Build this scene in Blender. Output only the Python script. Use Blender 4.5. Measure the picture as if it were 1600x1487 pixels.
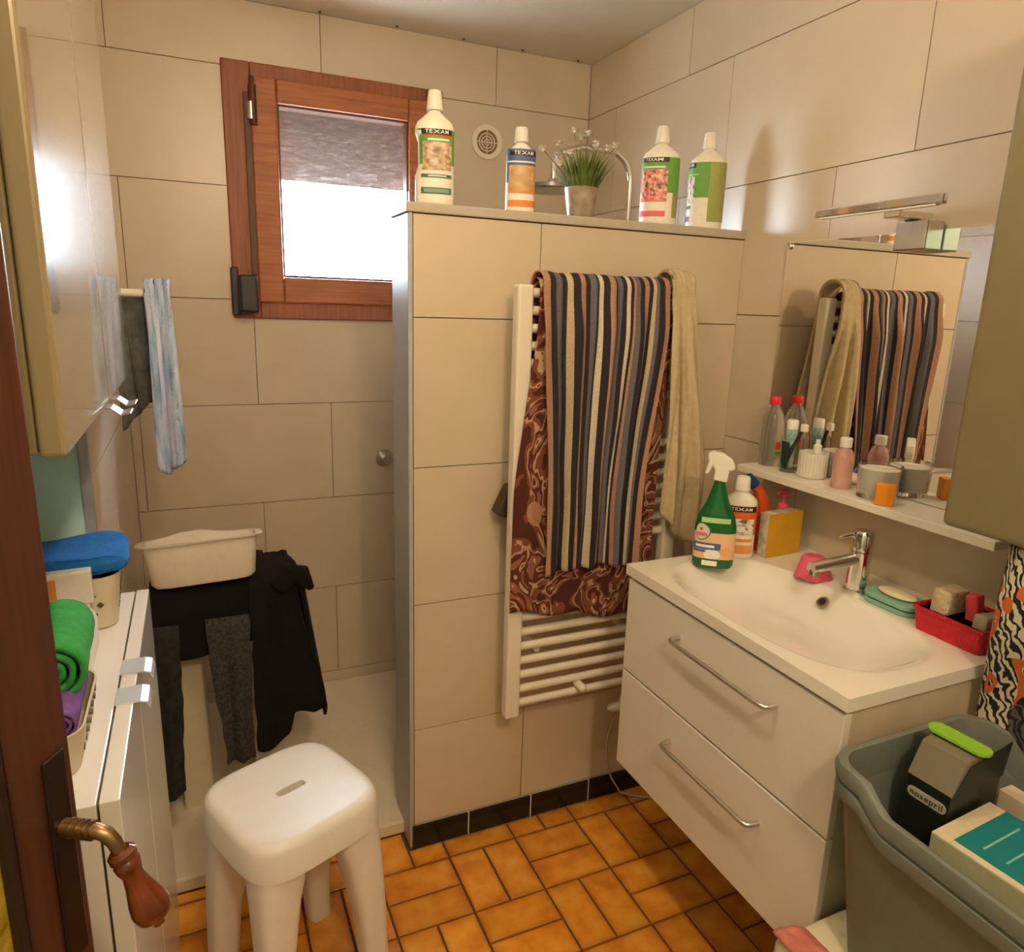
import bpy, bmesh, math, random
from mathutils import Vector, Matrix, noise as mnoise
random.seed(7)
for o in list(bpy.data.objects): bpy.data.objects.remove(o)
SC = bpy.context.scene
COL = SC.collection
PI = math.pi

# ------------------------------------------------------------------ camera
cam = bpy.data.cameras.new('camera'); camo = bpy.data.objects.new('camera', cam); COL.objects.link(camo)
Rv = Vector((0.91499682, -0.4023672, 0.02968935)); Uv = Vector((0.06665184, 0.2233234, 0.97246295)); Fv = Vector((0.39791752, 0.88782165, -0.23115872))
mw = Matrix((Rv, Uv, -Fv)).transposed().to_4x4(); mw.translation = Vector((0, 0, 1.5))
camo.matrix_world = mw
cam.sensor_fit = 'HORIZONTAL'; cam.sensor_width = 36; cam.lens = 1112.127 / 1600 * 36; cam.clip_start = .02
SC.camera = camo

# ------------------------------------------------------------------ world, lights, exposure
w = bpy.data.worlds.new('daylight'); SC.world = w; w.use_nodes = True
bg = w.node_tree.nodes['Background']; bg.inputs[0].default_value = (.80, .90, 1.0, 1); bg.inputs[1].default_value = 66.0
SC.view_settings.view_transform = 'Standard'; SC.view_settings.look = 'None'; SC.view_settings.gamma = 1
SC.view_settings.use_curve_mapping = False; SC.view_settings.exposure = 0.42
LAMP = (0.30, 0.92)
LAMP_POWER = 10.5
FILL_LAMP = (.27, -.45)  # unseen second lamp behind the camera, added to even out the lighting
FILL_POWER = 27.5

# ------------------------------------------------------------------ dimensions (metres)
XR, YB, ZC = 1.445, 2.607, 2.395          # right wall, back wall, ceiling
YP, XL, ZP, YPB = 1.670, .468, 1.7025, 1.815   # partition front, left end, top, rear
XS, YS, XW = -.205, 1.60, -.50            # shower left wall, stub wall front, room left wall
YF = -.75

# ------------------------------------------------------------------ helpers
def lin(h):
    if isinstance(h, str):
        v = [int(h[i:i+2], 16) / 255 for i in (0, 2, 4)]
        return tuple((c / 12.92 if c <= .04045 else ((c + .055) / 1.055) ** 2.4) for c in v)
    return h
def M(name, col, rough=.5, metal=0., noise=None, bump=None, trans=0., ior=1.45, coat=0., dark=None, sheen=0., alpha=1.):
    m = bpy.data.materials.new(name); m.use_nodes = True; nt = m.node_tree; b = nt.nodes['Principled BSDF']
    c = lin(col); b.inputs['Base Color'].default_value = (*c, 1); b.inputs['Roughness'].default_value = rough; b.inputs['Metallic'].default_value = metal
    b.inputs['Transmission Weight'].default_value = trans; b.inputs['IOR'].default_value = ior; b.inputs['Coat Weight'].default_value = coat; b.inputs['Sheen Weight'].default_value = sheen
    b.inputs['Alpha'].default_value = alpha
    tc = nt.nodes.new('ShaderNodeTexCoord')
    if noise:
        n = nt.nodes.new('ShaderNodeTexNoise'); n.inputs['Scale'].default_value = noise[0]; n.inputs['Detail'].default_value = 4
        nt.links.new(tc.outputs['Object'], n.inputs['Vector'])
        r = nt.nodes.new('ShaderNodeValToRGB'); d = lin(dark) if dark else tuple(x * (1 - noise[1]) for x in c)
        r.color_ramp.elements[0].position = .35; r.color_ramp.elements[1].position = .65
        r.color_ramp.elements[0].color = (*d, 1); r.color_ramp.elements[1].color = (*c, 1)
        nt.links.new(n.outputs['Fac'], r.inputs['Fac']); nt.links.new(r.outputs['Color'], b.inputs['Base Color'])
    if bump:
        n2 = nt.nodes.new('ShaderNodeTexNoise'); n2.inputs['Scale'].default_value = bump[0]; n2.inputs['Detail'].default_value = 3
        nt.links.new(tc.outputs['Object'], n2.inputs['Vector'])
        bp = nt.nodes.new('ShaderNodeBump'); bp.inputs['Strength'].default_value = bump[1]; bp.inputs['Distance'].default_value = bump[2] if len(bump) > 2 else .003
        nt.links.new(n2.outputs['Fac'], bp.inputs['Height']); nt.links.new(bp.outputs['Normal'], b.inputs['Normal'])
    return m
def uvmat(name, build, rough=.9, bump=None):
    """material driven by the cloth's own UV: build(nt, uv_socket) -> colour socket"""
    m = bpy.data.materials.new(name); m.use_nodes = True; nt = m.node_tree; b = nt.nodes['Principled BSDF']
    b.inputs['Roughness'].default_value = rough
    tc = nt.nodes.new('ShaderNodeTexCoord')
    nt.links.new(build(nt, tc.outputs['UV']), b.inputs['Base Color'])
    if bump:
        n2 = nt.nodes.new('ShaderNodeTexNoise'); n2.inputs['Scale'].default_value = bump[0]
        nt.links.new(tc.outputs['Object'], n2.inputs['Vector'])
        bp = nt.nodes.new('ShaderNodeBump'); bp.inputs['Strength'].default_value = bump[1]; bp.inputs['Distance'].default_value = .003
        nt.links.new(n2.outputs['Fac'], bp.inputs['Height']); nt.links.new(bp.outputs['Normal'], b.inputs['Normal'])
    return m
def ramp(nt, sock, stops, const=True):
    r = nt.nodes.new('ShaderNodeValToRGB'); cr = r.color_ramp; cr.interpolation = 'CONSTANT' if const else 'LINEAR'
    while len(cr.elements) < len(stops): cr.elements.new(.5)
    for e, (p, c) in zip(cr.elements, stops): e.position = p
    for e, (p, c) in zip(cr.elements, stops): e.position = p; e.color = (*lin(c), 1)
    nt.links.new(sock, r.inputs['Fac']); return r.outputs['Color']
def mathn(nt, op, a, bv=None):
    n = nt.nodes.new('ShaderNodeMath'); n.operation = op
    for i, v in enumerate((a, bv)):
        if v is None: continue
        if hasattr(v, 'links'): nt.links.new(v, n.inputs[i])
        else: n.inputs[i].default_value = v
    return n.outputs[0]
def mix(nt, fac, a, b):
    n = nt.nodes.new('ShaderNodeMix'); n.data_type = 'RGBA'
    for s, v in ((n.inputs[0], fac), (n.inputs[6], a), (n.inputs[7], b)):
        if hasattr(v, 'links'): nt.links.new(v, s)
        elif isinstance(v, (int, float)): s.default_value = v
        else: s.default_value = (*lin(v), 1)
    return n.outputs[2]

def B(): return bmesh.new()
def box(bm, x0, x1, y0, y1, z0, z1, mat=None):
    r = bmesh.ops.create_cube(bm, size=1)
    S = Matrix.Diagonal((x1 - x0, y1 - y0, z1 - z0, 1)); T = Matrix.Translation(((x0 + x1) / 2, (y0 + y1) / 2, (z0 + z1) / 2))
    bmesh.ops.transform(bm, matrix=T @ S, verts=r['verts'])
    if mat is not None: bmesh.ops.transform(bm, matrix=mat, verts=r['verts'])
    return r['verts']
def cyl(bm, p0, p1, r, r2=None, seg=24, caps=True):
    p0, p1 = Vector(p0), Vector(p1); d = p1 - p0
    q = bmesh.ops.create_cone(bm, cap_ends=caps, segments=seg, radius1=r, radius2=r if r2 is None else r2, depth=d.length)
    mt = Matrix.Translation((p0 + p1) / 2) @ d.to_track_quat('Z', 'Y').to_matrix().to_4x4()
    bmesh.ops.transform(bm, matrix=mt, verts=q['verts']); return q['verts']
def ball(bm, c, r, sc=(1, 1, 1), seg=16):
    q = bmesh.ops.create_uvsphere(bm, u_segments=seg, v_segments=seg // 2 + 2, radius=r)
    bmesh.ops.transform(bm, matrix=Matrix.Translation(c) @ Matrix.Diagonal((*sc, 1)), verts=q['verts']); return q['verts']
def tube(bm, pts, r, seg=10):
    pts = [Vector(p) for p in pts]; rings = []; ref = None
    for i, p in enumerate(pts):
        t = (pts[min(i + 1, len(pts) - 1)] - pts[max(i - 1, 0)]).normalized()
        if ref is None: ref = t.orthogonal().normalized()
        ref = (ref - t * ref.dot(t)).normalized(); bi = t.cross(ref)
        rr = r[i] if isinstance(r, (list, tuple)) else r
        rings.append([bm.verts.new(p + (ref * math.cos(a) + bi * math.sin(a)) * rr) for a in [2 * PI * k / seg for k in range(seg)]])
    for A, C in zip(rings, rings[1:]):
        for k in range(seg): bm.faces.new((A[k], A[(k + 1) % seg], C[(k + 1) % seg], C[k]))
    bm.faces.new(rings[0][::-1]); bm.faces.new(rings[-1])
def sect(a, rx, ry, n=2.):
    c, s = math.cos(a), math.sin(a); f = lambda v: math.copysign(abs(v) ** (2 / n), v)
    return rx * f(c), ry * f(s)
def loft(bm, prof, seg=40, caps=True, c=(0, 0)):
    """prof: rows of (rx, ry, z[, n[, dx]])"""
    rings = []
    for p in prof:
        n = p[3] if len(p) > 3 else 2.; dx = p[4] if len(p) > 4 else 0
        ring = []
        for k in range(seg):
            x, y = sect(2 * PI * k / seg, p[0], p[1], n); z = p[2](x, y) if callable(p[2]) else p[2]
            ring.append(bm.verts.new((c[0] + x + dx, c[1] + y, z)))
        rings.append(ring)
    for A, C in zip(rings, rings[1:]):
        for k in range(seg): bm.faces.new((A[k], A[(k + 1) % seg], C[(k + 1) % seg], C[k]))
    if caps: bm.faces.new(rings[0][::-1]); bm.faces.new(rings[-1])
def lathe(bm, prof, seg=32, caps=True, c=(0, 0)): loft(bm, [(r, r, z) for r, z in prof], seg, caps, c)
def grid(bm, nu, nv, fn):
    uvl = bm.loops.layers.uv.verify()
    V = [[bm.verts.new(fn(i / nu, j / nv)) for i in range(nu + 1)] for j in range(nv + 1)]
    for j in range(nv):
        for i in range(nu):
            f = bm.faces.new((V[j][i], V[j][i + 1], V[j + 1][i + 1], V[j + 1][i]))
            for l, (a, b) in zip(f.loops, ((i, j), (i + 1, j), (i + 1, j + 1), (i, j + 1))): l[uvl].uv = (a / nu, b / nv)
def prism(bm, pts, axis, a0, a1):
    """closed polygon pts in the plane normal to axis, extruded from a0 to a1"""
    def P(p, a): return {'x': (a, p[0], p[1]), 'y': (p[0], a, p[1]), 'z': (p[0], p[1], a)}[axis]
    A = [bm.verts.new(P(p, a0)) for p in pts]; C = [bm.verts.new(P(p, a1)) for p in pts]; n = len(pts)
    bm.faces.new(A); bm.faces.new(C[::-1])
    for k in range(n): bm.faces.new((A[k], C[k], C[(k + 1) % n], A[(k + 1) % n]))
def rrect(hx, hy, r, n=6):
    out = []
    for cx, cy, a0 in ((hx - r, hy - r, 0), (-hx + r, hy - r, PI / 2), (-hx + r, -hy + r, PI), (hx - r, -hy + r, 1.5 * PI)):
        for k in range(n + 1):
            a = a0 + PI / 2 * k / n; out.append((cx + r * math.cos(a), cy + r * math.sin(a)))
    return out

def tag(o, label, cat=None, group=None, kind=None):
    o['label'] = label
    if cat: o['category'] = cat
    if group: o['group'] = group
    if kind: o['kind'] = kind
    return o
def thing(name, label, cat, loc=(0, 0, 0), rot=0, group=None):
    o = bpy.data.objects.new(name, None); COL.objects.link(o); o.empty_display_size = .05
    o.location = loc; o.rotation_euler = (0, 0, rot); tag(o, label, cat, group); return o
def wloc(o):
    v = Vector((0, 0, 0))
    while o is not None: v += Vector(o.location); o = o.parent
    return v
def obj(name, bm, mat, parent=None, smooth=False, bevel=0, solid=0, world=True, bseg=2, auto=True, label=None, sharp=40):
    """one mesh object; vertices given in world space (world=True) or in the parent's space"""
    bmesh.ops.recalc_face_normals(bm, faces=bm.faces[:])
    me = bpy.data.meshes.new(name)
    if world:
        if parent is None:
            xs = [v.co for v in bm.verts]
            org = Vector(((min(v.x for v in xs) + max(v.x for v in xs)) / 2, (min(v.y for v in xs) + max(v.y for v in xs)) / 2, min(v.z for v in xs)))
            loc = org
        else: org = wloc(parent); loc = Vector((0, 0, 0))
        bmesh.ops.translate(bm, vec=-org, verts=bm.verts[:])
    else: loc = Vector((0, 0, 0))
    bm.to_mesh(me); bm.free(); me.materials.append(mat)
    o = bpy.data.objects.new(name, me); COL.objects.link(o); o.location = loc
    if parent is not None: o.parent = parent
    if smooth:
        for p in me.polygons: p.use_smooth = True
        if auto:
            try: me.set_sharp_from_angle(angle=math.radians(sharp))
            except Exception: pass
    if solid:
        md = o.modifiers.new('thickness', 'SOLIDIFY'); md.thickness = solid; md.offset = 0
    if bevel:
        md = o.modifiers.new('bevel', 'BEVEL'); md.width = bevel; md.segments = bseg; md.limit_method = 'ANGLE'
    if label: o['label'] = label
    return o
def struct(name, bm, mat, label, **k):
    o = obj(name, bm, mat, **k); return tag(o, label, kind='structure')

def text_geo(body, size, bold=.0):
    cu = bpy.data.curves.new('t', 'FONT'); cu.body = body; cu.size = size; cu.align_x = 'CENTER'; cu.align_y = 'CENTER'; cu.offset = bold; cu.resolution_u = 3; cu.space_character = 1.14
    o = bpy.data.objects.new('t', cu); COL.objects.link(o); dg = bpy.context.evaluated_depsgraph_get(); dg.update()
    me = bpy.data.meshes.new_from_object(o.evaluated_get(dg)); vs = [v.co.copy() for v in me.vertices]; fs = [list(p.vertices) for p in me.polygons]
    bpy.data.objects.remove(o); bpy.data.curves.remove(cu); bpy.data.meshes.remove(me); return vs, fs
def text_on(bm, body, size, fn, bold=.0, width=None):
    vs, fs = text_geo(body, size, bold)
    if width:
        ex = max(v.x for v in vs) - min(v.x for v in vs); sc = width / ex
    else: sc = 1
    V = [bm.verts.new(fn(v.x * sc, v.y)) for v in vs]
    for f in fs:
        try: bm.faces.new([V[i] for i in f])
        except ValueError: pass

# ------------------------------------------------------------------ materials
def tile_material():
    m = bpy.data.materials.new('beige_wall_tile'); m.use_nodes = True; nt = m.node_tree; b = nt.nodes['Principled BSDF']
    tc = nt.nodes.new('ShaderNodeTexCoord'); oi = nt.nodes.new('ShaderNodeObjectInfo')
    n = nt.nodes.new('ShaderNodeTexNoise'); n.inputs['Scale'].default_value = 5; n.inputs['Detail'].default_value = 5; nt.links.new(tc.outputs['Object'], n.inputs['Vector'])
    c = ramp(nt, n.outputs['Fac'], [(.3, (.60, .50, .375)), (.7, (.65, .55, .42))], False)
    v = mathn(nt, 'MULTIPLY_ADD', oi.outputs['Random'], .06); v.node.inputs[2].default_value = .97
    hs = nt.nodes.new('ShaderNodeHueSaturation'); nt.links.new(c, hs.inputs['Color']); nt.links.new(v, hs.inputs['Value'])
    nt.links.new(hs.outputs['Color'], b.inputs['Base Color']); b.inputs['Roughness'].default_value = .33
    n2 = nt.nodes.new('ShaderNodeTexNoise'); n2.inputs['Scale'].default_value = 160; nt.links.new(tc.outputs['Object'], n2.inputs['Vector'])
    bp = nt.nodes.new('ShaderNodeBump'); bp.inputs['Strength'].default_value = .06; bp.inputs['Distance'].default_value = .002
    nt.links.new(n2.outputs['Fac'], bp.inputs['Height']); nt.links.new(bp.outputs['Normal'], b.inputs['Normal']); return m
def floor_tile_material():
    m = bpy.data.materials.new('flamed_terracotta_tile'); m.use_nodes = True; nt = m.node_tree; b = nt.nodes['Principled BSDF']
    tc = nt.nodes.new('ShaderNodeTexCoord'); oi = nt.nodes.new('ShaderNodeObjectInfo')
    add = nt.nodes.new('ShaderNodeVectorMath'); add.operation = 'ADD'; sc = nt.nodes.new('ShaderNodeVectorMath'); sc.operation = 'SCALE'; sc.inputs['Scale'].default_value = 1
    nt.links.new(oi.outputs['Location'], add.inputs[0]); nt.links.new(tc.outputs['Object'], add.inputs[1])
    n = nt.nodes.new('ShaderNodeTexNoise'); n.inputs['Scale'].default_value = 16; n.inputs['Detail'].default_value = 5; nt.links.new(add.outputs[0], n.inputs['Vector'])
    c = ramp(nt, n.outputs['Fac'], [(.28, (.58, .20, .022)), (.5, (.74, .30, .030)), (.72, (.80, .40, .065))], False)
    sx = nt.nodes.new('ShaderNodeSeparateXYZ'); nt.links.new(tc.outputs['Generated'], sx.inputs[0])
    d = mathn(nt, 'MAXIMUM', mathn(nt, 'ABSOLUTE', mathn(nt, 'SUBTRACT', sx.outputs[0], .5)), mathn(nt, 'ABSOLUTE', mathn(nt, 'SUBTRACT', sx.outputs[1], .5)))
    e = mathn(nt, 'MULTIPLY', mathn(nt, 'POWER', mathn(nt, 'MULTIPLY', d, 2.), 7.), .55)
    c2 = mix(nt, e, c, (.30, .085, .012))
    hs = nt.nodes.new('ShaderNodeHueSaturation'); nt.links.new(c2, hs.inputs['Color'])
    v = mathn(nt, 'MULTIPLY_ADD', oi.outputs['Random'], .3); v.node.inputs[2].default_value = .85; nt.links.new(v, hs.inputs['Value'])
    nt.links.new(hs.outputs['Color'], b.inputs['Base Color']); b.inputs['Roughness'].default_value = .16
    return m
TILE = tile_material(); FTILE = floor_tile_material()
GROUT = M('tile_grout', (.30, .24, .17), .9, noise=(30, .2))
FGROUT = M('brown_floor_grout', (.16, .07, .025), .9, noise=(40, .3))
CEIL = M('cream_ceiling_paint', (.80, .74, .65), .45, noise=(6, .04))
TEAL = M('teal_wall_paint', (.62, .95, .97), .5, noise=(12, .1))
HALL = M('pale_wall_paint', (.62, .57, .48), .7, noise=(5, .1))
ALU = M('brushed_aluminium_trim', (.46, .48, .50), .40, .15, noise=(200, .06))
GREYTRIM = M('grey_cap_trim', (.50, .45, .385), .45, noise=(60, .06))
def wood(name, a, b, rough=.5, scale=(1, 18, 18)):
    m = bpy.data.materials.new(name); m.use_nodes = True; nt = m.node_tree; p = nt.nodes['Principled BSDF']; p.inputs['Roughness'].default_value = rough; p.inputs['Coat Weight'].default_value = .0
    tc = nt.nodes.new('ShaderNodeTexCoord'); mp = nt.nodes.new('ShaderNodeMapping'); mp.inputs['Scale'].default_value = scale; nt.links.new(tc.outputs['Object'], mp.inputs['Vector'])
    n = nt.nodes.new('ShaderNodeTexNoise'); n.inputs['Scale'].default_value = 6; n.inputs['Detail'].default_value = 6; nt.links.new(mp.outputs[0], n.inputs['Vector'])
    nt.links.new(ramp(nt, n.outputs['Fac'], [(.3, a), (.7, b)], False), p.inputs['Base Color']); return m
WOODH = wood('varnished_red_wood_rail', (.27, .072, .016), (.42, .13, .032))
WOODV = wood('varnished_red_wood_stile', (.20, .05, .014), (.33, .095, .028), scale=(18, 18, 1))
DOORW = wood('dark_brown_door_wood', (.045, .013, .007), (.085, .026, .012), .45, (18, 18, 1))
CHROME = M('chrome', (.80, .78, .74), .10, 1.)
STEEL = M('satin_steel', (.66, .64, .60), .28, 1.)
WHITEG = M('white_gloss_lacquer', (.80, .78, .74), .18, coat=.3)
WHITEP = M('white_plastic', (.82, .80, .75), .35, noise=(40, .03))
CREAMP = M('cream_enamel', (.80, .74, .64), .30)
CERAMIC = M('white_ceramic', (.84, .81, .75), .12, coat=.4)
BEIGEG = M('beige_gloss_door', (.30, .245, .14), .18, coat=.7)
OLIVE = M('olive_beige_carcass', (.21, .17, .085), .45, noise=(30, .05))
BLACKT = M('black_glazed_tile', (.012, .011, .011), .18)
BLACKP = M('black_plastic', (.02, .02, .02), .4)
GLASS = M('clear_glass', (.97, .97, .95), .03, trans=1., ior=1.45)
CLEARP = M('clear_plastic', (.95, .95, .93), .08, trans=.92, ior=1.3)
FROST = M('frosted_glass', (.92, .88, .80), .4, trans=.25, ior=1.4)
def flat(name, c, rough=.5): return M(name, c, rough, noise=(80, .06))
BOTTLE = flat('cream_white_bottle', (.86, .82, .72), .35)
TXB = flat('black_print', (.02, .018, .016)); TXW = flat('white_print', (.88, .87, .84)); TXG = flat('green_print', (.13, .36, .05)); TXGD = flat('dark_green_print', (.07, .17, .11))
TXO = flat('orange_print', (.80, .25, .05)); TXBL = flat('blue_print', (.08, .14, .34)); TXP = flat('pink_print', (.80, .16, .20)); TXV = flat('violet_print', (.22, .07, .28)); TXR = flat('red_print', (.70, .06, .03)); TXOL = flat('olive_print', (.33, .35, .10))
def photo_mat(name, stops, scale):
    def bld(nt, uv):
        n = nt.nodes.new('ShaderNodeTexNoise'); n.inputs['Scale'].default_value = scale; n.inputs['Detail'].default_value = 3; nt.links.new(uv, n.inputs['Vector'])
        return ramp(nt, n.outputs['Fac'], stops, False)
    return uvmat(name, bld, .4)
PH_TERR = photo_mat('sepia_picture_print', [(.3, (.14, .07, .03)), (.5, (.55, .38, .24)), (.7, (.80, .66, .50))], 5)
PH_TAN = photo_mat('tan_picture_print', [(.3, (.45, .26, .10)), (.7, (.68, .44, .20))], 3)
PH_FLOWER = photo_mat('flower_picture_print', [(.38, (.06, .10, .03)), (.5, (.75, .20, .18)), (.65, (.86, .50, .42))], 7)
PH_GREY = photo_mat('grey_picture_print', [(.35, (.12, .10, .10)), (.5, (.75, .70, .62)), (.7, (.82, .78, .70))], 4)

# ------------------------------------------------------------------ the room
bm = B(); box(bm, XW, XR, YF, YB, -.06, -.006)
floor = struct('floor', bm, FGROUT, 'orange terracotta brick-shaped tiles laid in basket-weave over dark grout')
def lay_floor():
    P = .2; x0, y0 = .56, 1.397; meshes = {}
    for kind, (sx, sy) in (('v', (.0945, .1945)), ('h', (.1945, .0945))):
        b = B(); vs = box(b, -sx / 2, sx / 2, -sy / 2, sy / 2, -.006, 0)
        top = [f for f in b.faces if f.normal.z > .9][0]
        r = bmesh.ops.inset_region(b, faces=[top], thickness=.003, depth=0)
        for v in top.verts: v.co.z += .0012
        me = bpy.data.meshes.new('tile'); b.to_mesh(me); b.free(); me.materials.append(FTILE); meshes[kind] = me
    for i in range(-6, 5):
        for j in range(-7, 2):
            for k in (0, 1):
                kind = 'v' if (i + j) % 2 == 0 else 'h'; sx, sy = ((.0945, .1945), (.1945, .0945))[kind == 'h']
                cx = x0 + i * P + (.05 + .1 * k if kind == 'v' else .1); cy = y0 + j * P + (.1 if kind == 'v' else .05 + .1 * k)
                ylim = YP - .011 if cx > XL else 1.733
                a0, a1, b0, b1 = max(cx - sx / 2, XW + .002), min(cx + sx / 2, XR - .002), cy - sy / 2, min(cy + sy / 2, ylim)
                if a0 < XL < a1 and b1 > YP - .011: b1 = YP - .011
                if a1 - a0 < .012 or b1 - b0 < .012: continue
                cut = (a1 - a0 < sx - 1e-4) or (b1 - b0 < sy - 1e-4)
                if cut:
                    bb_ = B(); box(bb_, -(a1 - a0) / 2, (a1 - a0) / 2, -(b1 - b0) / 2, (b1 - b0) / 2, -.006, .001)
                    me = bpy.data.meshes.new('tile'); bb_.to_mesh(me); bb_.free(); me.materials.append(FTILE)
                else: me = meshes[kind]
                o = bpy.data.objects.new('tile', me); COL.objects.link(o); o.parent = floor
                o.location = Vector(((a0 + a1) / 2, (b0 + b1) / 2, random.uniform(-.0006, .0006))) - floor.location
    return
lay_floor()
bm = B(); box(bm, XW, XR + .1, YF, YB + .2, ZC, ZC + .06); ceil_ = struct('ceiling', bm, CEIL, 'plain cream painted ceiling over the bathroom')
for x in (.44, .69, .925, 1.15, 1.375):
    b = B(); cyl(b, (x, YB - .022, ZC), (x, YB - .022, ZC - .004), .0045, seg=10); obj('fixing_screw', b, M('dark_screw', (.08, .06, .05), .5), ceil_)
WX0, WX1, WZ0, WZ1 = .134, .855, 1.436, 2.222
TH = .007
def rect_minus(r, h):
    """rectangle r minus hole h -> rectangles (x0,x1,z0,z1)"""
    if h is None or h[1] <= r[0] or h[0] >= r[1] or h[3] <= r[2] or h[2] >= r[3]: return [r]
    out = []
    if h[0] > r[0]: out.append((r[0], h[0], r[2], r[3]))
    if h[1] < r[1]: out.append((h[1], r[1], r[2], r[3]))
    a, b = max(r[0], h[0]), min(r[1], h[1])
    if h[2] > r[2]: out.append((a, b, r[2], h[2]))
    if h[3] < r[3]: out.append((a, b, h[3], r[3]))
    return out
def tiles(parent, rows, seams, span, put, hole=None, g=.0013):
    """rows: list of z edges; seams: function(row index) -> list of seam positions; put(bm,a0,a1,z0,z1) adds a slab"""
    for i, (z0, z1) in enumerate(zip(rows, rows[1:])):
        ed = [span[0]] + [s for s in sorted(seams(i)) if span[0] + .02 < s < span[1] - .02] + [span[1]]
        for a0, a1 in zip(ed, ed[1:]):
            b = B()
            for r in rect_minus((a0 + g, a1 - g, z0 + g, z1 - g), hole): put(b, *r)
            if len(b.verts): obj('tile', b, TILE, parent)
            else: b.free()
ROWS = [.0, .083, .4367, .79, 1.1437, 1.497, 1.851, 2.204, ZC]
# back wall with the window opening
bm = B()
for r in rect_minus((XS - .2, XR + .1, -.06, ZC), (WX0, WX1, WZ0, WZ1)): box(bm, r[0], r[1], YB + TH, YB + .20, r[2], r[3])
wb = struct('wall_back', bm, GROUT, 'beige tiled back wall of the shower around the window')
tiles(wb, ROWS, lambda i: ([.442 + .618 * k for k in (-1, 0, 1)] if i % 2 == 1 else [.195 + .618 * k for k in (0, 1, 2)]), (XS, XR),
      lambda b, a0, a1, z0, z1: box(b, a0, a1, YB, YB + TH, z0, z1), hole=(WX0, WX1, WZ0, WZ1))
bm = B(); box(bm, XR + TH, XR + .1, YF, YB + .2, -.06, ZC)
wr = struct('wall_right', bm, GROUT, 'beige tiled wall carrying the mirror and vanity')
tiles(wr, ROWS, lambda i: ([1.37 + .62 * k for k in (-4, -3, -2, -1, 0, 1, 2)] if i % 2 == 1 else [1.165 + .62 * k for k in (-3, -2, -1, 0, 1, 2)]), (YF, YB - .001),
      lambda b, a0, a1, z0, z1: box(b, XR, XR + TH, a0, a1, z0, z1))
bm = B(); box(bm, XW, XS - TH, YS + .003, YB + .2, -.06, ZC)
ws = struct('wall_shower_left', bm, TEAL, 'wall stub with teal painted face beside the shower')
b_ = B(); box(b_, XS - TH - .004, XS - TH, YS + .02, YB, 0, ZC); obj('grout_bed', b_, GROUT, ws)
tiles(ws, ROWS, lambda i: ([2.0] if i % 2 else [2.3]), (YS + .02, YB - .001), lambda b, a0, a1, z0, z1: box(b, XS - TH, XS, a0, a1, z0, z1))
bm = B(); box(bm, XS - .016, XS + .001, YS - .002, YS + .018, 0, ZC - .002); struct('trim_1', bm, ALU, 'grey metal edge strip where the teal wall meets the shower tiles')
bm = B(); box(bm, XW - .08, XW, YF, YB + .2, -.06, ZC); struct('wall_left', bm, TEAL, 'teal painted left wall behind the cabinets')
bm = B(); box(bm, XW - .08, XR + .1, YF - .08, YF, -.06, ZC); struct('wall_front', bm, HALL, 'pale wall behind the doorway')
# partition
bm = B(); box(bm, XL + .012, XR, YP + TH, YPB - TH, 0, ZP)
wp = struct('wall_partition', bm, GROUT, 'half-height beige tiled partition between vanity area and shower')
PR = [.0735, .371, .737, 1.103, 1.469, ZP]
ps = lambda i: [.808] if i % 2 == 0 else [1.12]
tiles(wp, PR, ps, (XL + .012, XR), lambda b, a0, a1, z0, z1: box(b, a0, a1, YP, YP + TH, z0, z1))
tiles(wp, PR, ps, (XL + .012, XR), lambda b, a0, a1, z0, z1: box(b, a0, a1, YPB - TH, YPB, z0, z1))
bm = B(); box(bm, XL, XL + .0115, YP - .001, YPB + .002, 0, ZP + .001)
struct('trim_2', bm, ALU, 'grey metal end panel closing the free end of the partition', bevel=.002)
bm = B(); box(bm, XL - .004, XR, YP - .006, YPB + .006, ZP + .0015, ZP + .024)
struct('trim_3', bm, GREYTRIM, 'slim grey cap running along the top of the partition', bevel=.003)
bm = B(); box(bm, XL + .014, XR, YP - .0088, YP - .0005, 0, .0732)
bb = struct('baseboard_partition', bm, M('pale_grout', (.6, .55, .48), .9), 'low skirting of glossy black tiles along the foot of the partition')
for a in (.474, .642, .841, 1.04, 1.239):
    a1 = {.474: .638}.get(a, min(a + .195, XR - .002)); b = B(); box(b, a, a1, YP - .0104, YP - .003, .002, .0740); obj('tile', b, BLACKT, bb, bevel=.0015)

bm = B(); box(bm, -12, 12, YB + .25, 24, -.5, -.3); struct('ground', bm, M('added_outdoor_ground', (.36, .34, .31), .9, noise=(3, .2)), 'unseen pale ground added outside the window to dim light from below')  # unseen plane, added so less light from below reaches the ceiling
# window
DARKW = M('dark_wood_groove', (.09, .028, .012), .5)
def frame(bm, x0, x1, z0, z1, wl, wr_, wt, wb_, y0, y1):
    box(bm, x0, x0 + wl, y0, y1, z0, z1); box(bm, x1 - wr_, x1, y0, y1, z0, z1)
    box(bm, x0 + wl, x1 - wr_, y0, y1, z1 - wt, z1); box(bm, x0 + wl, x1 - wr_, y0, y1, z0, z0 + wb_)
bm = B(); frame(bm, WX0, WX1, WZ0, WZ1, .085, .06, .05, .06, YB - .012, YB + .07)
win = struct('window_1', bm, WOODV, 'small red-brown wooden window with textured glass above the shower', bevel=.004)
b = B(); frame(b, WX0 + .080, WX1 - .054, WZ0 + .054, WZ1 - .042, .081, .072, .072, .084, YB - .030, YB - .0125); obj('sash', b, WOODH, win, bevel=.006)
b = B(); frame(b, WX0 + .161, WX1 - .126, WZ0 + .138, WZ1 - .114, .007, .007, .007, .007, YB - .018, YB + .03); obj('glazing_bead', b, DARKW, win, bevel=.002)
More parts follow.
